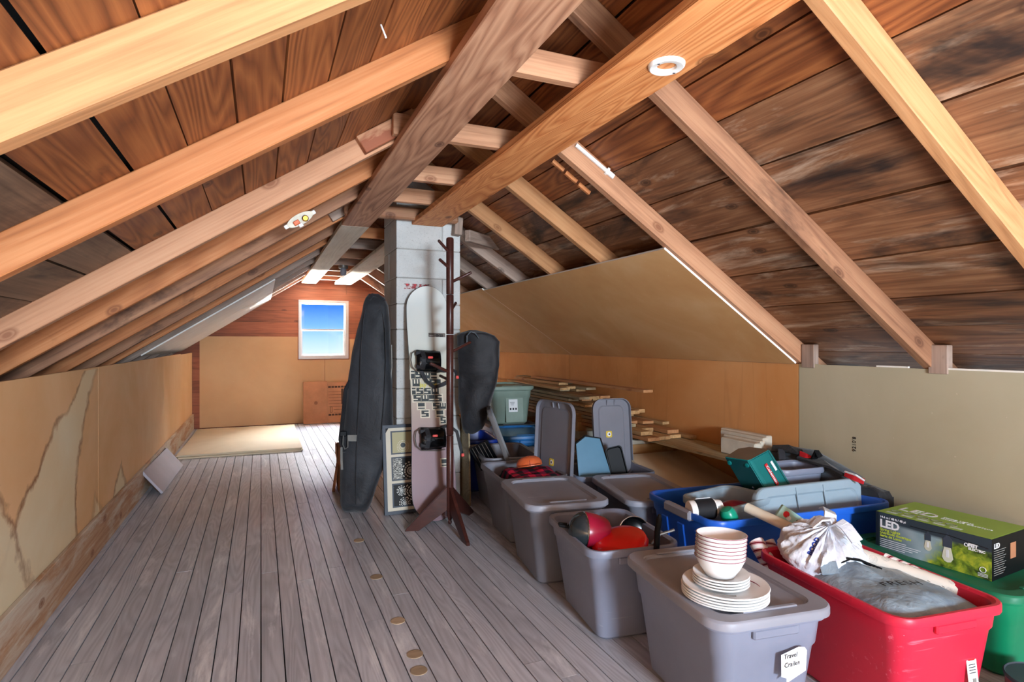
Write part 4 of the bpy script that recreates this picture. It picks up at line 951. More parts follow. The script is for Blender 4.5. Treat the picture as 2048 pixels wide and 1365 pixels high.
link('webbing_tail', strap_mesh('webbing_tail', [bag_pt(683, 895, .10), bag_pt(683, 920, .105), bag_pt(684, 940, .105)], .016, .003, Rv), M['web_grey'], bag)
link('strap_buckle', box_mesh('strap_buckle', .05, .02, .04, .006), M['black_plastic'], bag).location = bag_pt(686, 868, .09)
link('side_tail', strap_mesh('side_tail', [bag_pt(783, 690, .02), bag_pt(784, 735, .02), bag_pt(781, 760, .02)], .008, .002, Rv), M['web_grey'], bag)

hang = empty('hanging_bag', (0, 0, 0), 0, 'black nylon bag hanging from a coat rack peg beside the chimney', 'bag')
hrow = [(661,938,952),(666,922,972),(672,914,990),(684,914,1001),(705,914,1002),(730,915,1000),(760,916,993),(790,917,986),(815,919,980),(840,922,973),(858,926,962),(868,932,946)]
zh = 1.46*math.sin(YAW) + 4.03*math.cos(YAW)
link('body', soft_loft('body', hrow, lambda v: zh, .078, amp=.046, fr=6.5, seed=8, pw=3.4), M['nylon_dark'], hang)
link('handle_loop', strap_mesh('handle_loop', [px(934, 690, zh - .10), px(934, 672, zh - .115), px(941, 664, zh - .12), px(950, 666, zh - .11), px(957, 676, zh - .09)], .03, .006, Fv), M['nylon_grey'], hang)

# ---- triple-flower framed print
fw, fh = .345, .615
pic = empty('framed_picture', (0, 0, 0), 0, 'slate framed panel of three square flower prints leaning behind the snowboard', 'picture')
place(pic, (.783 + fw/2, 4.055, .001), (1, .0, 0), (0, .16, 1))
T_ = .022
for nm, x0_, x1_, y0_, y1_ in (('frame_rail', -fw/2, fw/2, 0, T_), ('frame_rail', -fw/2, fw/2, fh - T_, fh), ('frame_stile', -fw/2, -fw/2 + T_, T_, fh - T_), ('frame_stile', fw/2 - T_, fw/2, T_, fh - T_)):
    link(nm, box_py(nm, x0_, x1_, y0_, y1_, -.008, .014), M['frame_blue'], pic)
link('mat_board', box_py('mat_board', -fw/2 + T_, fw/2 - T_, T_, fh - T_, -.006, .004), M['mat_cream'], pic)
def flower(name, bg, fg, kind):
    t = NT(name); tc = t.new('ShaderNodeTexCoord'); s = t.new('ShaderNodeSeparateXYZ'); t.link(tc.outputs['Object'], s.inputs[0])
    def rosette(cx_, cy_, rad, n):
        x = t.math('SUBTRACT', s.outputs['X'], cx_); y = t.math('SUBTRACT', s.outputs['Y'], cy_)
        r = t.math('SQRT', t.math('ADD', t.math('MULTIPLY', x, x), t.math('MULTIPLY', y, y))); a = t.math('ARCTAN2', y, x)
        pet = t.math('ABSOLUTE', t.math('SINE', t.math('MULTIPLY', a, n/2))); lim = t.math('MULTIPLY', t.math('MULTIPLY_ADD', pet, .55, .45), rad)
        ins = t.math('LESS_THAN', r, lim); core = t.math('LESS_THAN', r, rad*.2)
        line = t.math('GREATER_THAN', t.math('SINE', t.math('DIVIDE', t.math('MULTIPLY', r, 40.0), lim if False else rad*1.6)), .1)
        vein = t.math('GREATER_THAN', pet, .42)
        return t.math('MULTIPLY', ins, t.math('MULTIPLY', vein, t.math('MAXIMUM', line, core)))
    if kind == 0: m_ = rosette(-.03, -.03, .05, 22)
    elif kind == 1: m_ = t.math('MAXIMUM', rosette(.02, -.02, .075, 16), t.math('MULTIPLY', t.math('LESS_THAN', s.outputs['X'], -.04), t.math('GREATER_THAN', t.noise(t.coords((60, 400, 1), rnd=False), 1.0, 2), .52)))
    else: m_ = t.math('MAXIMUM', rosette(.03, .02, .07, 12), t.math('MAXIMUM', rosette(-.05, .03, .04, 10), rosette(-.03, -.055, .045, 12)))
    n_ = t.noise(t.coords((1, 1, 1), rnd=False), 40.0, 3); m_ = t.math('MAXIMUM', m_, t.math('GREATER_THAN', n_, .66 if kind else .70))
    t.color(t.mix(m_, bg, fg)); t.b.inputs['Roughness'].default_value = .6; return t.m
for k, (bgc, fgc) in enumerate(((srgb(176,170,132), srgb(214,210,190)), (srgb(34,38,38), srgb(216,216,206)), (srgb(18,20,22), srgb(220,220,214)))):
    yy = fh - .125 - k*.182
    bo = link('print_border', box_py('print_border', -.115, .115, yy - .082, yy + .082, .004, .0065), M['frame_blue'], pic)
    pr = link('print', box_py('print', -.105, .105, -.072, .072, -.001, .001), flower('flower_print_%d' % k, bgc, fgc, k), bo); pr.location = (0, yy, .0078)
    if k == 0: link('medallion', lathe('medallion', [(.017, 0), (.017, .001)], 22), M['print_dark'], pr).location = (-.03, -.02, .0012)

# ---- grey board against the chimney side, small carton behind the bag
gb = link('leaning_board', box_mesh('leaning_board', .012, .42, .62, .002), M['lumber_grey'], None, 'thin weathered grey board standing against the chimney side', 'board'); gb.location = (1.398, 4.25, .311); gb.rotation_euler = (D(0), D(-1.0), 0)
ct = empty('cardboard_box', (.675, 5.02, 0), D(-4), 'small brown cardboard box on the floor behind the board bag', 'box')
link('carton', box_mesh('carton', .19, .30, .34, .003, (0, 0, .171)), M['card'], ct)
link('flap', box_mesh('flap', .004, .28, .10, .001), M['card'], ct).location = (-.103, 0, .30)
wl_ = link('folded_carton', box_mesh('folded_carton', .02, .16, .20, .002), M['card'], None, 'flat carton piece leaning on the small cardboard box', 'cardboard'); wl_.location = (.555, 4.93, .101); wl_.rotation_euler = (0, D(8), D(-8))

# ---- far end: flattened moving box, drywall sheets on the floor, leaning laminate boards
fb = empty('flattened_box', (0, 0, 0), 0, 'flattened brown moving carton with printed lines leaning under the window', 'cardboard')
place(fb, (.565, FAR_Y - .115, .004), (1, 0, 0), (0, .14, 1))
link('sheet', box_py('sheet', 0, .335, 0, .615, -.006, .006), M['card'], fb); link('sheet', box_py('sheet', .338, .80, 0, .600, -.006, .006), M['card'], fb)
for y0_, n in ((.515, 9), (.105, 9)):
    for k in range(n): link('printed_dash', box_py('printed_dash', .350 + .046*k, .350 + .046*k + .038, y0_, y0_ + .028, .006, .0068), M['card_dark'], fb)
for k in range(8):
    x1_ = .56 if k < 6 else .56
    link('printed_line', box_py('printed_line', .355 + (.07 if k > 5 else 0), x1_, .455 - .044*k, .459 - .044*k, .006, .0068), M['card_dark'], fb)
link('printed_bar', box_py('printed_bar', .535, .565, .27, .50, .006, .0068), M['card_dark'], fb)
for a in ((.372, .405, .150, .156), (.372, .405, .230, .236), (.372, .378, .150, .236), (.399, .405, .150, .236)): link('printed_frame', box_py('printed_frame', *a, .006, .0068), M['card_dark'], fb)
link('printed_seal', lathe('printed_seal', [(.026, 0), (.026, .0008)], 20), plain('faded_stamp', srgb(150,98,70), .85), fb).location = (.175, .30, .006)
for k in range(4):
    s = link('drywall_offcut', box_py('drywall_offcut', -.60, .60, -.98, .98, 0, .0095), M['sheet'], None, ['bottom sheet of the drywall pile on the floor', 'second sheet up in the drywall pile on the floor', 'third sheet up in the drywall pile on the floor', 'pale top sheet of the drywall pile lying on the floor'][k], 'drywall sheet')
    s.location = (-.185 + (.0, .012, -.004, .006)[k], 7.78 + (.0, -.01, .012, .004)[k], .0006 + k*.0102); s.rotation_euler = (0, 0, D((-.6, -.2, -.9, -.5)[k]))
for k, (dx, lab_) in enumerate(((0, 'grey laminate board propped against the baseboard of the water-stained wall'), (-.028, 'dark board tucked behind the grey laminate board'))):
    s = link('laminate_board', box_mesh('laminate_board', .020, 1.10, .225, .002), M['lilac'] if k == 0 else M['card_dark'], None, lab_, 'board')
    s.rotation_euler = (0, D(-38), D(-1)); s.location = (-.772 + dx, 5.86 + .05*k, .097 + (.004 if k else 0))
# ================================================================ red tote contents
def blob_bag(name, knot, a, b, c, seed, nf=17, amp=.02, n1=48, n2=96, squash=.55):
    """closed plastic-bag blob; folds radiate from the knot direction (+Z local)"""
    v, f = [], []
    for i in range(1, n1):
        al = math.pi*i/n1
        for k in range(n2):
            be = 2*math.pi*k/n2; dirv = Vector((math.sin(al)*math.cos(be), math.sin(al)*math.sin(be), math.cos(al)))
            wob = noise.noise(Vector((math.cos(be)*1.5 + seed, math.sin(be)*1.5, al*1.2)))
            fold = math.sin(be*nf + 5*wob + 1.6*al) + .6*math.sin(be*(nf*2 + 1) + 7*wob)
            fall = math.exp(-((al - .7)/.75)**2)
            rad = 1 + amp*5*fold*fall*.55 + .10*noise.noise(dirv*2.2 + Vector((seed, 0, 0))) + .05*noise.noise(dirv*6.5 + Vector((0, seed, 0)))
            pin = 1 - .75*math.exp(-(al/.20)**2)*0
            z = dirv.z*c*rad
            if al < .35: z += c*.30*(1 - al/.35)**1.5
            v.append((dirv.x*a*rad*(1 if al > .25 else (.35 + .65*al/.25)), dirv.y*b*rad*(1 if al > .25 else (.35 + .65*al/.25)), z if z > 0 else z*squash))
    top = len(v); v.append((0, 0, c*1.32)); bot = len(v); v.append((0, 0, -c*squash))
    for i in range(n1 - 2):
        for k in range(n2): f.append((i*n2+k, (i+1)*n2+k, (i+1)*n2+(k+1) % n2, i*n2+(k+1) % n2))
    for k in range(n2): f.append((top, k, (k+1) % n2)); f.append((bot, (n1-2)*n2+(k+1) % n2, (n1-2)*n2+k))
    me = mesh_py(name, v, f); smooth_mesh(me, 70); return me
def film(name, c, c2):
    t = NT(name); v = t.coords((1, 1, 1), rnd=False); n1 = t.noise(v, 9.0, 4, .6, .6); n2 = t.noise(v, 38.0, 3, .6, .8)
    t.color(t.ramp(n1, [(.3, c2), (.65, c)])); t.b.inputs['Roughness'].default_value = .32; t.b.inputs['Subsurface Weight'].default_value = .0
    t.bump(t.math('ADD', n1, t.math('MULTIPLY', n2, .4)), .6, .012); return t.m
M['film_white'] = film('white_film', srgb(226,230,236), srgb(196,204,218)); M['film_grey'] = film('grey_film', srgb(156,178,192), srgb(112,132,150))
wb = empty('plastic_bag', (1.938, 1.562, .398), 0, 'knotted white plastic bag in the red tote', 'bag'); wb.rotation_euler = (D(16), D(-4), D(10))
link('film', blob_bag('film', None, .158, .150, .108, 4.2), M['film_white'], wb)
for k, (a0, ln) in enumerate(((40, .10), (160, .09), (260, .11))):
    d = Vector((math.cos(D(a0)), math.sin(D(a0)), 0)); pts = [Vector((0, 0, .135)) + d*.01, Vector((0, 0, .160)) + d*.03, Vector((0, 0, .158)) + d*.06, Vector((0, 0, .132)) + d*ln]
    link('tied_ear', strap_mesh('tied_ear', pts, .045, .006, Vector((-d.y, d.x, .3))), M['film_white'], wb, smooth=True)
link('knot', lathe('knot', [(.001, -.016), (.016, -.010), (.022, 0), (.016, .012), (.001, .018)], 14), M['film_white'], wb, smooth=True).location = (0, 0, .140)
from mathutils.bvhtree import BVHTree
fm_ = wb.children[0].data; WB = wb.matrix_basis.copy(); WB = Matrix.LocRotScale(wb.location, wb.rotation_euler, None)
bvh = BVHTree.FromPolygons([WB @ v_.co for v_ in fm_.vertices], [tuple(p_.vertices) for p_ in fm_.polygons])
me = text_mesh('printed_word', 'BOOD', .021, .0, .0010)
bm = bmesh.new(); bm.from_mesh(me); bmesh.ops.triangulate(bm, faces=bm.faces[:]); bmesh.ops.subdivide_edges(bm, edges=bm.edges[:], cuts=1); bm.to_mesh(me); bm.free()
t0 = px(1622, 1112, 1.9); tx = (Uv*.80 + Rv*.42).normalized(); ty = (-Rv*.80 + Uv*.42).normalized(); eye_ = Vector((0, 0, EYE))
for vt in me.vertices:                                   # the print follows the crumpled film
    w_ = t0 + tx*vt.co.x + ty*vt.co.y; d_ = (w_ - eye_).normalized(); hit_ = bvh.ray_cast(eye_, d_)[0]
    vt.co = WB.inverted() @ ((hit_ if hit_ is not None else w_) - d_*.003)
link('printed_word', me, M['tote_navy'], wb)
gbg = empty('plastic_bag', (1.945, 1.385, 0), D(-7), 'grey plastic shopping bag with printed word in the red tote', 'bag')
GW, GL2, GX, GY, GZ = .362, .385, 0.0, -.095, .350
def bag_h(x, y):
    """height of the slumped grey film over the tote, in tote coordinates"""
    u, w = (x - GX)/(GW/2), (y - GY)/(GL2/2); q = max(0, 1 - abs(u)**3.5) * max(0, 1 - abs(w)**3.5)
    rd = lambda f, sx, sy: 1 - abs(noise.noise(Vector((x*f + sx, y*f*.8 + sy, 1.3))))*2
    h = .066*q**.45*(.9 + .25*noise.noise(Vector((x*4 + 3, y*4, 5)))) + .012*rd(7, 2, 5)*q + .006*rd(15, 8, 1)*q
    fl = 1 - .85*math.exp(-((x - .02)**2/.012 + (y + .12)**2/.006)); h = .066*q**.45*(.95) + (h - .066*q**.45*.95)*fl
    h += .030*math.exp(-((x + .06)**2 + (y - .06)**2)/.006)
    return GZ + h - .012
n = 54; v, f = [], []
for j in range(n + 1):
    for i in range(n + 1): x, y = GX - GW/2 + GW*i/n, GY - GL2/2 + GL2*j/n; v.append((x, y, bag_h(x, y)))
for j in range(n):
    for i in range(n): f.append((j*(n+1)+i, j*(n+1)+i+1, (j+1)*(n+1)+i+1, (j+1)*(n+1)+i))
k = len(v)
for j in range(n + 1):
    for i in range(n + 1): x, y = (GX - GW/2 + GW*i/n)*.8, GY + (-GL2/2 + GL2*j/n)*.8; v.append((x, y, GZ - .03))
for j in range(n):
    for i in range(n): f.append((k+j*(n+1)+i, k+(j+1)*(n+1)+i, k+(j+1)*(n+1)+i+1, k+j*(n+1)+i+1))
bd_ = [(j*(n+1)) for j in range(n+1)]
for q_ in ([i for i in range(n+1)], [j*(n+1)+n for j in range(n+1)], [n*(n+1)+i for i in range(n, -1, -1)], [j*(n+1) for j in range(n, -1, -1)]):
    for a_, b_ in zip(q_, q_[1:]): f.append((b_, a_, k + a_, k + b_))
link('film', mesh_py('film', v, f), M['film_grey'], gbg, smooth=True)
me = text_mesh('printed_word', 'FRESH  \' ,', .046, .0, .0004, space=1.12)
bm = bmesh.new(); bm.from_mesh(me); bmesh.ops.triangulate(bm, faces=bm.faces[:]); bmesh.ops.subdivide_edges(bm, edges=bm.edges[:], cuts=2); bm.to_mesh(me); bm.free()
ca, sa = math.cos(D(-12)), math.sin(D(-12))
for vt in me.vertices:
    x, y = vt.co.x, vt.co.y; X_, Y_ = -.070 + ca*x - sa*y, -.125 + sa*x + ca*y; vt.co = (X_, Y_, bag_h(X_, Y_) + .0050)
link('printed_word', me, M['ink'], gbg)
for k_ in range(5):
    o_ = .010*k_; pts = [(-.085, .085 - o_), (-.045, .080 - o_*1.2), (.0, .055 - o_), (.03 + o_*.5, .030 - o_)]
    link('cord_handle', tube('cord_handle', [(x, y, bag_h(x, y) + .006 + .008*math.sin(t_*1.1)) for t_, (x, y) in enumerate(pts)], .0032, 6), M['black_plastic'], gbg)
link('folded_collar', strap_mesh('folded_collar', [(-.13, .03, bag_h(-.13, .03) + .002), (-.115, .06, bag_h(-.115, .06) + .022), (-.09, .09, bag_h(-.09, .09) + .026), (-.06, .12, bag_h(-.06, .10) + .010)], .055, .006, (1, -.6, .3)), M['film_grey'], gbg, smooth=True)
def roll(name, a, b, r, mat, label, cat='wrapping paper', core=True):
    a, b = Vector(a), Vector(b); t = empty(name, a, 0, label, cat); d = (b - a); L = d.length
    orient_axis(t, a, d)
    link('paper', lathe('paper', [(r*.8, .0), (r, .0), (r, L), (r*.8, L)], 24), mat, t, smooth=True)
    link('core', lathe('core', [(r*.78, -.001), (r*.6, -.001), (r*.6, L + .001), (r*.78, L + .001)], 20, False, False), M['card'], t, smooth=True)
    link('seam', box_mesh('seam', .0015, .0015, L), M['card_dark'], t).location = (r*.7, -r*.72, L/2)
    return t
def striped(name):
    t = NT(name); tc = t.new('ShaderNodeTexCoord'); s = t.new('ShaderNodeSeparateXYZ'); t.link(tc.outputs['Object'], s.inputs[0])
    a = t.math('ARCTAN2', s.outputs['Y'], s.outputs['X']); w = t.math('SINE', t.math('ADD', t.math('MULTIPLY', s.outputs['Z'], 210.0), t.math('MULTIPLY', a, 2.0)))
    t.color(t.ramp(t.math('MULTIPLY_ADD', w, .5, .5), [(0.0, srgb(236,232,230)), (.56, srgb(196,30,60)), (.74, srgb(236,232,230)), (.86, srgb(120,24,44))], 'CONSTANT')); t.b.inputs['Roughness'].default_value = .4; return t.m
M['stripe'] = striped('candy_stripe')
def burst():
    t = NT('firework_paper'); v = t.coords((1, 1, 1), rnd=False); vo = t.new('ShaderNodeTexVoronoi'); vo.inputs['Scale'].default_value = 22; t.link(v, vo.inputs['Vector'])
    ra = t.math('GREATER_THAN', t.math('SINE', t.math('MULTIPLY', t.noise(v, 260.0, 1), 40.0)), .72); ins = t.math('LESS_THAN', vo.outputs['Distance'], .34)
    t.color(t.mix(t.math('MULTIPLY', t.math('MULTIPLY', ra, ins), .6), srgb(232,228,216), srgb(96,96,104))); t.b.inputs['Roughness'].default_value = .5; return t.m
M['burst'] = burst()
roll('gift_wrap_roll', px(1494, 1016, 2.50), px(1700, 1112, 2.16), .021, M['cream'], 'long cream gift wrap roll resting on the blue bin rim')
roll('gift_wrap_roll', px(1690, 1100, 2.22), px(1918, 1183, 1.955), .026, M['burst'], 'white gift wrap roll with fine firework pattern along the red tote side')
roll('gift_wrap_roll', px(1768, 1118, 2.14), px(1872, 1165, 2.02), .022, M['stripe'], 'candy striped gift wrap roll beside the firework pattern roll')
roll('gift_wrap_roll', px(1512, 1084, 2.33), px(1562, 1170, 2.20), .030, M['stripe'], 'fat candy striped gift wrap roll at the end next to the blue bin')
roll('gift_wrap_roll', px(1538, 1082, 2.38), px(1570, 1150, 2.30), .020, M['stripe'], 'thin candy striped gift wrap roll tucked behind the white bag')
gift = empty('gift_bag', (0, 0, 0), 0, 'pale aqua holiday gift bag with red print sticking out of the bin', 'gift bag')
place(gift, px(1585, 1045, 2.42), Rv*.80 - Uv*.55, Uv*.8 + Rv*.5)
link('pouch', box_mesh('pouch', .15, .075, .02, .003), plain('aqua_paper', srgb(170,214,208), .55), gift)
for k, (x, y, r, m_) in enumerate(((-.045, .012, .013, 'red_flat'), (-.028, .004, .010, 'paper'), (.012, .012, .009, 'ink'), (.012, 0, .010, 'red_flat'))):
    link('printed_dot', lathe('printed_dot', [(r, 0), (r, .001)], 18), M[m_], gift).location = (x, y, .0102)

# ================================================================ blue bin contents
inner = tote('storage_tote', (2.035, 2.145, .016), D(12), .40, .28, .455, M['silver_blue'], 'pale grey tote nested inside the blue bin, with bottles in it', tp=.03, pull=False)
back_t = tote('storage_tote', (2.585, 2.275, .016), D(-3), .32, .22, .53, M['tote_grey'], 'grey tote inside the blue bin beside the camp stove', tp=.03, pull=False)
jar = empty('protein_jar', (0, 0, 0), 0, 'white round tub with black label lying in the nested tote', 'jar')
orient_axis(jar, px(1378, 1022, 2.61), Rv*1.0 + Uv*.05 + Fv*.15)
link('tub', lathe('tub', [(.040, .0), (.044, .006), (.044, .115), (.038, .125), (.034, .150), (.001, .152)], 32), M['white_plastic'], jar, smooth=True)
link('label', lathe('label', [(.0446, .025), (.0446, .112)], 32, False, False), M['ink'], jar, smooth=True)
link('label_patch', box_mesh('label_patch', .045, .002, .070), M['paper'], jar).matrix_basis = Matrix.Rotation(D(-25), 4, 'Z') @ Matrix.Translation((0, .0448, .068))
gcap = empty('thermos_flask', (0, 0, 0), 0, 'bright green capped bottle lying in the nested tote', 'bottle')
orient_axis(gcap, px(1462, 1042, 2.55), Rv*-.35 + Uv*.75 - Fv*.1)
link('cap', lathe('cap', [(.034, .0), (.036, .01), (.033, .045), (.024, .058), (.001, .062)], 28), M['green_cap'], gcap, smooth=True)
link('bottle_body', lathe('bottle_body', [(.030, -.12), (.033, -.11), (.033, .0)], 24), M['white_plastic'], gcap, smooth=True)
rp = link('red_pouch', mound('red_pouch', .17, .13, .05, 6.6, 16), M['pot_red'], None, 'dark red cloth pouch under the green bottle', 'pouch', smooth=True); rp.location = (2.09, 2.15, .385); rp.rotation_euler = (0, 0, D(14))

# camp stove: tapered teal case standing tilted
stove = empty('camp_stove', (0, 0, 0), 0, 'teal metal camp stove case with red logo, tilted in the blue bin', 'camp stove')
P_ = px(1443, 914, 3.00); Q_ = px(1499, 922, 2.88); R2_ = px(1541, 899, 3.00); A_ = px(1491, 995, 2.96) - P_
S_ = P_ + (R2_ - Q_); A_ = A_*1.12
e1 = Q_ - P_; e2 = R2_ - Q_
ch = .22
topp = [P_ + e1*.10, Q_ - e1*.06, Q_ + e2*.10, R2_ - e2*.05, R2_ - e1*.10, S_ + e1*.25, S_ - e2*.25]
n = len(topp); vv = [tuple(p) for p in topp] + [tuple(p + A_) for p in topp]
ff = [tuple(range(n)), tuple(reversed(range(n, 2*n)))] + [(k, n+k, n+(k+1) % n, (k+1) % n) for k in range(n)]
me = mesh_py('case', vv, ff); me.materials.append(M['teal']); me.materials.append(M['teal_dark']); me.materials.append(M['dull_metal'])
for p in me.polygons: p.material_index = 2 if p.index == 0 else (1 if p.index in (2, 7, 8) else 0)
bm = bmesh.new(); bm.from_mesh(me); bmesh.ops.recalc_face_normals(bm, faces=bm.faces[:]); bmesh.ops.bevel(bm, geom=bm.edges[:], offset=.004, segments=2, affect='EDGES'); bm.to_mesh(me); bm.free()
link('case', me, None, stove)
nrm2 = e2.cross(A_).normalized(); nrm2 = nrm2 if nrm2.dot(Rv) > 0 else -nrm2
lg = link('logo_plate', box_mesh('logo_plate', .115, .024, .0012), M['red_flat'], stove); place(lg, Q_ + e2*.46 + A_*.42 + nrm2*.004, A_, nrm2.cross(A_))
o = link('logo_text', text_mesh('logo_text', 'Coleman', .026, .0004, .0006, 'CENTER'), M['paper'], lg); o.location = (0, -.008, .0010)
wp = link('white_plate', box_mesh('white_plate', .05, .018, .0012), M['paper'], stove); place(wp, Q_ + e2*.72 + A_*.30 + nrm2*.004, A_, nrm2.cross(A_))
link('lid_seam', tube('lid_seam', [Q_ + e2*.86 + A_*.02 + nrm2*.002, Q_ + e2*.86 + A_*.98 + nrm2*.002], .002, 6), M['teal_dark'], stove)
nrm1 = e1.cross(A_).normalized(); nrm1 = nrm1 if nrm1.dot(Fv) < 0 else -nrm1
kn = link('latch_knob', lathe('latch_knob', [(.007, 0), (.007, .005), (.001, .007)], 14), M['steel'], stove); orient_axis(kn, P_ + e1*.55 + A_*.62 + nrm1*.001, nrm1)
for t_ in (.18, .80):
    q = link('rivet', lathe('rivet', [(.012, -.002), (.010, .004), (.001, .006)], 16), M['teal'], stove); orient_axis(q, P_ + e1*t_ + A_*.12 + nrm1*.001, nrm1)

# backpack heaped behind the bin against the wall
bp = empty('backpack', (0, 0, 0), 0, 'dark grey backpack with red trim slumped behind the blue bin', 'backpack')
XB = 2.80
path = [px_x(1535, 912, XB - .04), px_x(1575, 916, XB - .02), px_x(1620, 930, XB), px_x(1660, 950, XB), px_x(1705, 978, XB), px_x(1738, 1005, XB - .01)]
me = tube('pack_body', path, [.045, .065, .075, .080, .075, .035], 18)
for vtx in me.vertices:
    c = vtx.co; d = noise.noise(c*11) * .014 + noise.noise(c*26) * .006
    c.z += d; c.x = min(c.x + d*.6, XR - .006); c.z -= .02*0
smooth_mesh(me, 60); link('pack_body', me, M['nylon_grey'], bp)
for k, (pts, wd, m_) in enumerate((([px_x(1562, 900, 2.70), px_x(1566, 935, 2.66), px_x(1570, 960, 2.62)], .035, 'nylon_dark'), ([px_x(1628, 918, 2.71), px_x(1634, 903, 2.70), px_x(1640, 915, 2.71)], .03, 'black_plastic'),
        ([px_x(1600, 912, 2.72), px_x(1640, 925, 2.71), px_x(1668, 938, 2.71), px_x(1690, 952, 2.72)], .05, 'nylon_dark'), ([px_x(1545, 898, 2.73), px_x(1575, 897, 2.72), px_x(1600, 905, 2.72)], .04, 'nylon_dark'))):
    link('strap', strap_mesh('strap', pts, wd, .012, Vector((.3, 1, .2)) if k > 1 else Rv), M[m_], bp)
link('red_trim', strap_mesh('red_trim', [px_x(1690, 948, 2.695), px_x(1708, 956, 2.69), px_x(1728, 964, 2.70)], .028, .006, Vector((0, .3, 1))), M['red_flat'], bp)
link('white_piping', tube('white_piping', [px_x(1690, 944, 2.695), px_x(1712, 951, 2.69), px_x(1729, 962, 2.70)], .005, 6), M['paper'], bp)
link('red_trim', strap_mesh('red_trim', [px_x(1600, 908, 2.71), px_x(1612, 913, 2.705), px_x(1622, 919, 2.71)], .03, .006, Vector((0, .3, 1))), M['red_flat'], bp)
dk = link('dark_cloth', mound('dark_cloth', .10, .20, .06, 2.2, 12), M['nylon_dark'], bp); dk.location = (2.79, 1.99, .44); dk.parent = bp

# ================================================================ string light carton on the green tote
gz = .315 + .006 - .010 + .001
c0 = px_z(1752, 1094, gz); c1 = px_z(1984, 1164, gz); bl = (c1 - c0).length; bx_ = (c1 - c0).normalized(); bd = Vector((-bx_.y, bx_.x, 0)); bd = bd if bd.x > 0 else -bd
BH, BD = .155, .30
led = empty('string_light_box', (0, 0, 0), 0, 'green and black printed carton of LED string lights on the green tote', 'box')
place(led, c0, bx_, bd); 
if (led.matrix_basis.to_3x3() @ Vector((0, 0, 1))).z < 0: pass
LM = rot_cols(bx_, bd, bx_.cross(bd)); zs_ = 1 if bx_.cross(bd).z > 0 else -1
def photo_front():
    t = NT('carton_front_print'); tc = t.new('ShaderNodeTexCoord'); s = t.new('ShaderNodeSeparateXYZ'); t.link(tc.outputs['Object'], s.inputs[0])
    x = t.math('DIVIDE', s.outputs['X'], bl); z = t.math('DIVIDE', s.outputs['Y'], BH); v = t.coords((1, 1, 1), rnd=False)
    n1 = t.noise(v, 26.0, 4, .6, .5); leaf = t.ramp(n1, [(.35, srgb(52,70,34)), (.70, srgb(190,196,60)), (.52, srgb(118,146,48))])
    sky_ = t.ramp(t.noise(v, 8.0, 2), [(.3, srgb(120,150,160)), (.7, srgb(170,190,196))])
    col = t.mix(t.ramp(t.math('ADD', t.math('SUBTRACT', x, t.math('MULTIPLY', z, .25)), t.math('MULTIPLY', t.math('SUBTRACT', n1, .5), .2)), [(.42, 0.0), (.54, 1.0)]), sky_, leaf)
    dark = t.mix(t.ramp(x, [(.0, 1.0), (.42, 0.0)]), col, srgb(26,38,40))
    top = t.ramp(t.math('ADD', z, t.math('MULTIPLY', x, .10)), [(.72, 0.0), (.80, 1.0)]); col = t.mix(top, dark, srgb(50,62,70))
    col = t.mix(t.ramp(x, [(.02, 1.0), (.05, 0.0)]), col, srgb(24,32,38)); t.color(col); t.b.inputs['Roughness'].default_value = .35; return t.m
g3 = lambda z: z*zs_
def panel_face(nm, pts, mat):
    return link(nm, mesh_py(nm, pts, [(0, 1, 2, 3)] if zs_ > 0 else [(3, 2, 1, 0)]), mat, led)
car = link('carton', box_py('carton', 0, bl, 0, BD, min(0, g3(BH)), max(0, g3(BH))), M['black_plastic'], led)
link('top_print', box_py('top_print', .002, bl - .002, .002, BD - .002, min(g3(BH), g3(BH + .0008)), max(g3(BH), g3(BH + .0008))), plain('lime_print', srgb(140,178,62), .4, var=.03), led)
fr = link('front_print', None, None, led)
fm = rot_cols(Vector((1, 0, 0)), Vector((0, 0, zs_)), Vector((0, -zs_, 0)) if zs_ > 0 else Vector((0, -1, 0)))
fr.matrix_basis = Matrix(((1, 0, 0, 0), (0, 0, -1, -.0012), (0, zs_, 0, 0), (0, 0, 0, 1)))
pf = link('picture', mesh_py('picture', [(0, 0, 0), (bl, 0, 0), (bl, BH, 0), (0, BH, 0)], [(0, 1, 2, 3)]), photo_front(), fr)
def ftext(s, x, y, sz, m_, bold=0.0, sp_=1.0):
    o = link('lettering', text_mesh('lettering', s, sz, .0003, bold, space=sp_), m_, fr); o.location = (x, y, .0006); return o
lime = plain('lime_ink', srgb(196,214,70), .5)
ftext('14.6 m / 48 ft / 48 pi', .018, .133, .0125, M['paper'], .0003); ftext('LED', .017, .094, .046, M['paper'], .0016)
ftext('String Lights', .018, .079, .0165, lime, .0003); ftext('Guirlande électrique', .018, .066, .0150, lime, .0003); ftext('Serie de Luces', .018, .053, .0150, lime, .0003)
for k in range(5): link('print_line', box_py('print_line', .018, .018 + (.105, .16, .15, .13, .10)[k], .042 - .008*k, .0445 - .008*k, .0003, .0007), M['paper'], fr)
ftext('FEIT', bl - .075, .108, .017, M['paper'], .0012); ftext('ELECTRIC', bl - .075, .096, .0125, M['paper'], .0006)
q = link('logo_ring', tube('logo_ring', [(bl - .082 + .006*math.cos(a), .112 + .006*math.sin(a), .0008) for a in [2*math.pi*j/16 for j in range(16)]], .0012, 6, closed=True), M['paper'], fr)
q = link('seal_ring', tube('seal_ring', [(bl - .028 + .010*math.cos(a), .034 + .010*math.sin(a), .0008) for a in [2*math.pi*j/18 for j in range(18)]], .0012, 6, closed=True), M['paper'], fr)
for k in range(3): link('print_line', box_py('print_line', bl - .044, bl - .012, .018 - .005*k, .020 - .005*k, .0003, .0007), M['paper'], fr)
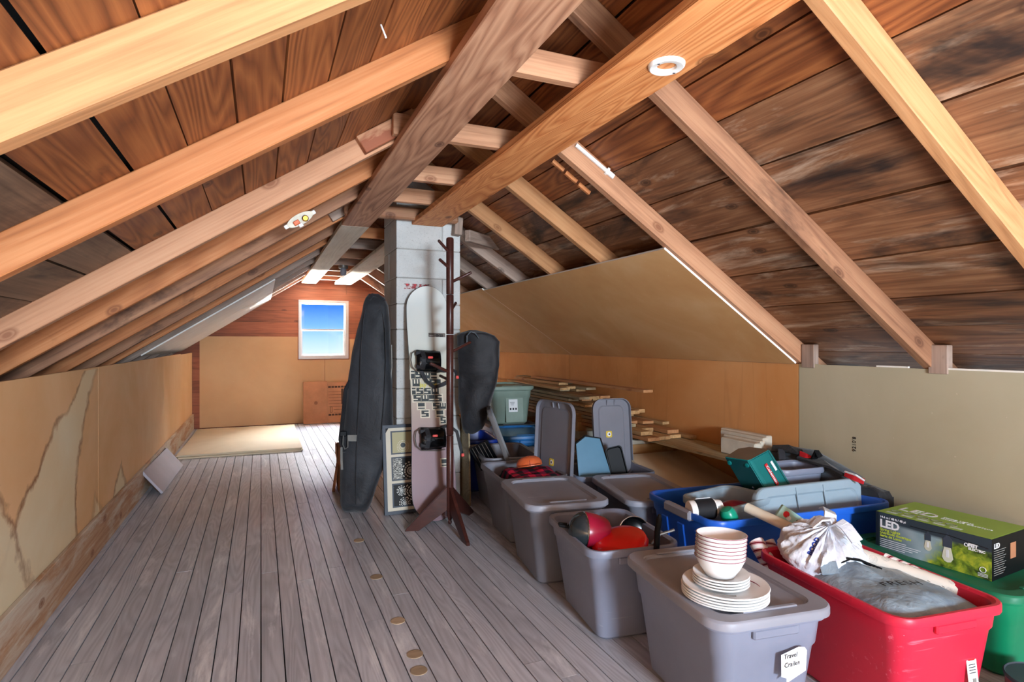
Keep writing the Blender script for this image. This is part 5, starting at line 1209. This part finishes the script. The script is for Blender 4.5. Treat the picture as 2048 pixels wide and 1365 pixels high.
for (bx, by, sc) in ((.205, .088, .8), (.275, .082, 1.15)):
    link('printed_socket', prism_xy('printed_socket', [(bx - .014*sc, by), (bx + .014*sc, by), (bx + .014*sc, by + .028*sc), (bx + .006*sc, by + .036*sc), (bx + .002, by + .05*sc), (bx - .002, by + .05*sc), (bx - .006*sc, by + .036*sc), (bx - .014*sc, by + .028*sc)], .0003, .0012), M['frame_blue'], fr)
    link('printed_bulb', prism_xy('printed_bulb', [(bx - .010*sc, by), (bx - .014*sc, by - .018*sc), (bx - .017*sc, by - .036*sc), (bx - .010*sc, by - .048*sc), (bx, by - .051*sc), (bx + .010*sc, by - .048*sc), (bx + .017*sc, by - .036*sc), (bx + .014*sc, by - .018*sc), (bx + .010*sc, by)], .0003, .0010), plain('bulb_print', srgb(206,210,190), .3), fr)
    link('printed_filament', prism_xy('printed_filament', [(bx - .004*sc, by - .008*sc), (bx + .004*sc, by - .008*sc), (bx + .005*sc, by - .034*sc), (bx - .005*sc, by - .034*sc)], .0010, .0015), M['paper'], fr)
link('printed_cable', tube('printed_cable', [(.14, .128, .001), (.205, .127, .001), (.275, .131, .001), (bl - .01, .118, .001)], .0016, 6), M['ink'], fr)
tp = link('top_graphics', None, None, led); tp.matrix_basis = Matrix(((1, 0, 0, 0), (0, 1, 0, 0), (0, 0, zs_, g3(BH + .001)), (0, 0, 0, 1)))
for k in range(5):
    link('printed_oval', tube('printed_oval', [(.05 + .052*k + .020*math.cos(a), .062 + .012*math.sin(a) - .004*k*0, .0005) for a in [2*math.pi*j/20 for j in range(20)]], .0012, 6, closed=True), M['web_grey'], tp)
    for j in range(3): link('print_line', box_py('print_line', .028 + .06*k, .070 + .06*k, .022 + .007*j, .0245 + .007*j, .0002, .0006), M['paper'], tp)
o = link('lettering', text_mesh('lettering', 'LED', .085, .0003, .0010), M['paper'], tp); o.location = (.03, .105, .0004)
o = link('lettering', text_mesh('lettering', 'String Lights\nGuirlande électrique', .022, .0003), M['paper'], tp); o.location = (.19, .14, .0004)
en = link('end_print', None, None, led); en.matrix_basis = Matrix(((0, 0, 1, bl + .0008), (1, 0, 0, 0), (0, zs_, 0, 0), (0, 0, 0, 1)))
o = link('lettering', text_mesh('lettering', 'LED', .026, .0003, .0006), M['paper'], en); o.location = (.012, .118, .0004)
for k in range(12): link('print_line', box_py('print_line', .012, .105 - .01*(k % 3), .108 - .0082*k, .1105 - .0082*k, .0002, .0006), M['web_grey'], en)
link('picture', box_py('picture', .14, .185, .06, .12, .0002, .0006), M['card'], en)

# ---- tin pail in the corner by the green tote
tin = empty('tin_pail', (2.318, 1.055, 0), 0, 'round dark red tin with glossy lid and wire handle beside the red tote', 'tin')
link('can', lathe('can', [(.095, .001), (.098, .004), (.098, .105), (.101, .109)], 40), M['pot_red'], tin, smooth=True)
link('lid', lathe('lid', [(.103, .104), (.104, .112), (.100, .115), (.097, .111), (.088, .1105), (.001, .112)], 40), M['frame_blue'], tin, smooth=True)
link('wire_handle', tube('wire_handle', [(-.105, .02, .085), (-.125, -.01, .10), (-.11, -.07, .118), (-.04, -.11, .11), (.05, -.10, .10), (.105, -.02, .085)], .002, 6), M['steel'], tin)
link('paper_tag', box_mesh('paper_tag', .07, .05, .0015), M['paper'], tin).matrix_basis = Matrix.Translation((.035, -.01, .1135)) @ Matrix.Rotation(D(30), 4, 'Z')

# ================================================================ lumber pile along the right wall
random.seed(31)
ORD = ['first', 'second', 'third', 'fourth', 'fifth', 'sixth', 'seventh', 'eighth', 'ninth', 'tenth', 'eleventh', 'twelfth']
PILE_X0, PILE_X1 = 2.47, 2.87
for (y, ztop, x0_, x1_) in ((4.32, .595, 2.44, 2.84), (3.62, .482, 2.46, 2.86), (5.6, .482, 2.46, 2.86), (2.62, .482, 2.66, 2.88)):
    z = 0.0; k = 0
    while z < ztop - .01:
        h_ = min(.072 + random.uniform(-.012, .010), ztop - z); 
        if ztop - z - h_ < .03: h_ = ztop - z
        yy = y + random.uniform(-.012, .012)
        lab_ = {4.32: '%s lumber offcut from the floor in the taller post holding up the planks', 3.62: '%s lumber offcut from the floor in the lower post nearest the blue bin', 5.6: '%s lumber offcut from the floor in the post behind the sage tote', 2.62: '%s lumber offcut from the floor in the post under the cream slabs'}[y]
        board('lumber_offcut', (x0_ + random.uniform(-.01, .01), yy, z + h_/2), (x1_, yy, z + h_/2), .10 + random.uniform(-.01, .01), h_ - .001, (0, 0, 1), M['foam'] if k % 3 == 0 else M['lumber'], None, bev=.004,
              label=lab_ % ORD[k], cat='lumber', group='lumber offcuts stacked as posts under the planks')
        z += h_; k += 1
def plank(x, y0_, y1_, z, w, t, m_, label, drz=0.0, dz=0.0):
    c = Vector((x, (y0_+y1_)/2, z + t/2)); hl_ = (y1_ - y0_)/2; d = Vector((math.sin(drz), math.cos(drz), dz))
    return board('plank', c - d*hl_, c + d*hl_, w, t, (0, 0, 1), M[m_], None, warp=.003, label=label, cat='plank', group='old planks piled along the orange tan wall')
plank(2.71, 2.46, 6.0, .4835, .30, .016, 'sheet' if False else 'lumber_grey', 'wide bottom board of the plank pile with dark edge')
layer_z = .505
spec = [(3.30, 6.2), (3.42, 6.0), (3.60, 6.3), (3.95, 6.1), (3.80, 6.0), (4.15, 6.2), (4.40, 6.3), (4.20, 5.9), (4.70, 6.2), (4.60, 6.0), (4.85, 6.3)]
names = ['wide', 'narrow', 'grey', 'pale', 'split', 'rough', 'knotty', 'thin', 'stained', 'old', 'yellowed', 'dry']
for k, (ya, yb2) in enumerate(spec):
    t_ = .022 + random.uniform(-.003, .006)
    for j, xx in enumerate((2.52, 2.635, 2.75, 2.85)):
        if j == 3 and k % 2: continue
        if k > 6 and j == 0 and k % 2 == 0: continue
        w_ = .105 if j < 3 else .065
        plank(xx + random.uniform(-.004, .004), ya + random.uniform(-.02, .16)*(1 + .2*j), yb2 - random.uniform(0, .5), layer_z, w_ - .006, t_, random.choice(('lumber', 'lumber', 'lumber_grey', 'raf_yellow')),
              'bare old plank in the pile along the orange tan wall', random.uniform(-.006, .006)*0)
    layer_z += t_ + .0062
plank(2.66, 3.62, 5.6, layer_z + .001, .085, .02, 'raf_yellow', 'thin top plank of the pile poking out furthest at the top', D(0))
sl = empty('sloping_sheet', (0, 0, 0), 0, 'tan paper-faced sheet sloping down from the plank posts to the floor', 'drywall sheet')
a, b = Vector((2.885, 3.50, .395)), Vector((2.885, 2.72, .235))
v = [(2.37, 3.50, .395), (2.885, 3.50, .395), (2.885, 2.50, .200), (2.37, 2.50, .200)]
v = v + [(x, y, z - .012) for x, y, z in v]
link('sheet', mesh_py('sheet', v, [(3,2,1,0), (4,5,6,7), (0,1,5,4), (1,2,6,5), (2,3,7,6), (3,0,4,7)]), M['sheet'], sl)
# thick plaster-board slabs on the plank end
for k, (x, y0_, y1_, w_, h_) in enumerate(((2.852, 2.66, 3.05, .050, .125), (2.800, 2.64, 3.00, .042, .120), (2.755, 2.62, 2.93, .038, .105), (2.700, 2.60, 2.88, .060, .098))):
    s = board('plaster_slab', (x, y0_, .4995 + h_/2), (x, y1_, .4995 + h_/2), w_, h_, (0, 0, 1), M['foam'], None, bev=.006,
              label=['crumbling cream slab on edge nearest the tan wall', 'second cream slab on edge from the tan wall', 'third cream slab on edge from the tan wall', 'outermost cream slab on edge, next to the camp stove'][k], cat='slab')

# ================================================================ small fittings on the framing
det = empty('detector_base', (1.143, 1.462, 2.0505), 0, 'round white plastic detector mounting ring screwed under the orange runner', 'mounting ring')
link('ring', lathe('ring', [(.030, 0), (.032, -.010), (.050, -.012), (.055, -.006), (.056, 0)], 40), M['white_plastic'], det, smooth=True)
me = det.children[0].data
bm = bmesh.new()
prof = [(.030, 0), (.031, -.009), (.035, -.011), (.050, -.012), (.055, -.007), (.056, 0)]; N_ = 44
vs_ = [[bm.verts.new((r*math.cos(2*math.pi*k/N_), r*math.sin(2*math.pi*k/N_), z)) for k in range(N_)] for r, z in prof]
for i in range(len(prof)):
    for k in range(N_): bm.faces.new((vs_[i][k], vs_[i][(k+1) % N_], vs_[(i+1) % len(prof)][(k+1) % N_], vs_[(i+1) % len(prof)][k]))
bmesh.ops.recalc_face_normals(bm, faces=bm.faces[:]); bm.to_mesh(me); bm.free(); smooth_mesh(me)
for a in (20, 200): link('screw', lathe('screw', [(.004, 0), (.004, -.002), (.001, -.003)], 12), M['steel'], det).location = (.043*math.cos(D(a)), .043*math.sin(D(a)), -.0115)
fx = empty('bulb_holder', (.882, 7.05, 2.09), 0, 'grey ceiling bulb holder with unlit clear bulb between the pale runners', 'lamp')
link('box_plate', lathe('box_plate', [(.055, 0), (.055, -.03), (.048, -.036), (.001, -.037)], 24), M['dull_metal'], fx, smooth=True)
link('socket', lathe('socket', [(.030, -.036), (.034, -.05), (.034, -.10), (.026, -.115), (.001, -.116)], 24), M['handle_grey'], fx, smooth=True)
link('bulb', lathe('bulb', [(.014, -.115), (.020, -.14), (.030, -.17), (.026, -.195), (.012, -.208), (.001, -.21)], 24), glass_mat('bulb_glass', (.92, .93, .95, 1), .25), fx, smooth=True)
link('pull_chain', tube('pull_chain', [(.035, 0, -.06), (.036, 0, -.34)], .0012, 6), M['steel'], fx)
so = empty('broken_lamp_socket', (0, 0, 0), 0, 'broken porcelain lamp socket with brass and orange terminals screwed to a rafter', 'lamp socket')
pS = px_y(600, 440, 3.145); place(so, (pS.x, 3.143, pS.z), (.836, 0, .548), (-.548, 0, .836))
link('base_plate', prism_xy('base_plate', [(.072*math.cos(a), .027*math.sin(a)) for a in [2*math.pi*j/28 for j in range(28)]], -.004, .012), plain('aged_porcelain', srgb(206,198,178), .4, var=.06, scale=20), so, smooth=True)
link('brass_clip', lathe('brass_clip', [(.015, .012), (.016, .03), (.012, .034)], 14), M['brass'], so, smooth=True).location = (.022, -.01, 0)
link('terminal', box_mesh('terminal', .030, .022, .022, .003, (-.026, -.008, .022)), M['orange_flat'], so)
link('terminal', box_mesh('terminal', .022, .018, .020, .003, (-.014, -.028, .018)), M['white_plastic'], so)
for s_ in (-1, 1): link('mounting_lug', box_mesh('mounting_lug', .022, .020, .010, .003, (s_*.076, 0, .004)), M['white_plastic'], so)
ws = empty('white_strip', (0, 0, 0), 0, 'thin white strip with a tab on the pink rafter under the roof', 'bracket')  # thin white strip with tab and clip along the rafter
p0 = px_y(1152, 290, 2.462); p1 = px_y(1214, 343, 2.462)
for nm, a, b, wd in (('strip', p0, p1, .016), ('tab', p1 + (p1 - p0)*.04, p1 + (p1 - p0)*.22, .022)):
    link(nm, strap_mesh(nm, [a, b], wd, .010, NR), M['white_plastic'], ws)
link('clip', strap_mesh('clip', [p1 - NR*.016, p1 + NR*.018], .014, .016, (p1 - p0).normalized()), M['white_plastic'], ws)
for k in range(3):
    a = px_y(1105 + 26*k, 322 + 23*k, 2.60); b = px_y(1127 + 26*k, 341 + 23*k, 2.60)
    s = link('wood_lath', strap_mesh('wood_lath', [a, b], .020, .014, NR), M['raf_orange'], None, ['short orange lath nearest the orange runner plank', 'middle one of three short orange laths under the roof boards', 'lowest of three short orange laths under the roof boards'][k], 'lath')
nl = link('roof_nail', tube('roof_nail', [px_y(762, 50, 1.38), px_y(772, 75, 1.36)], .0022, 8), M['white_plastic'], None, 'bright nail poking through the reddish roof boards', 'nail')
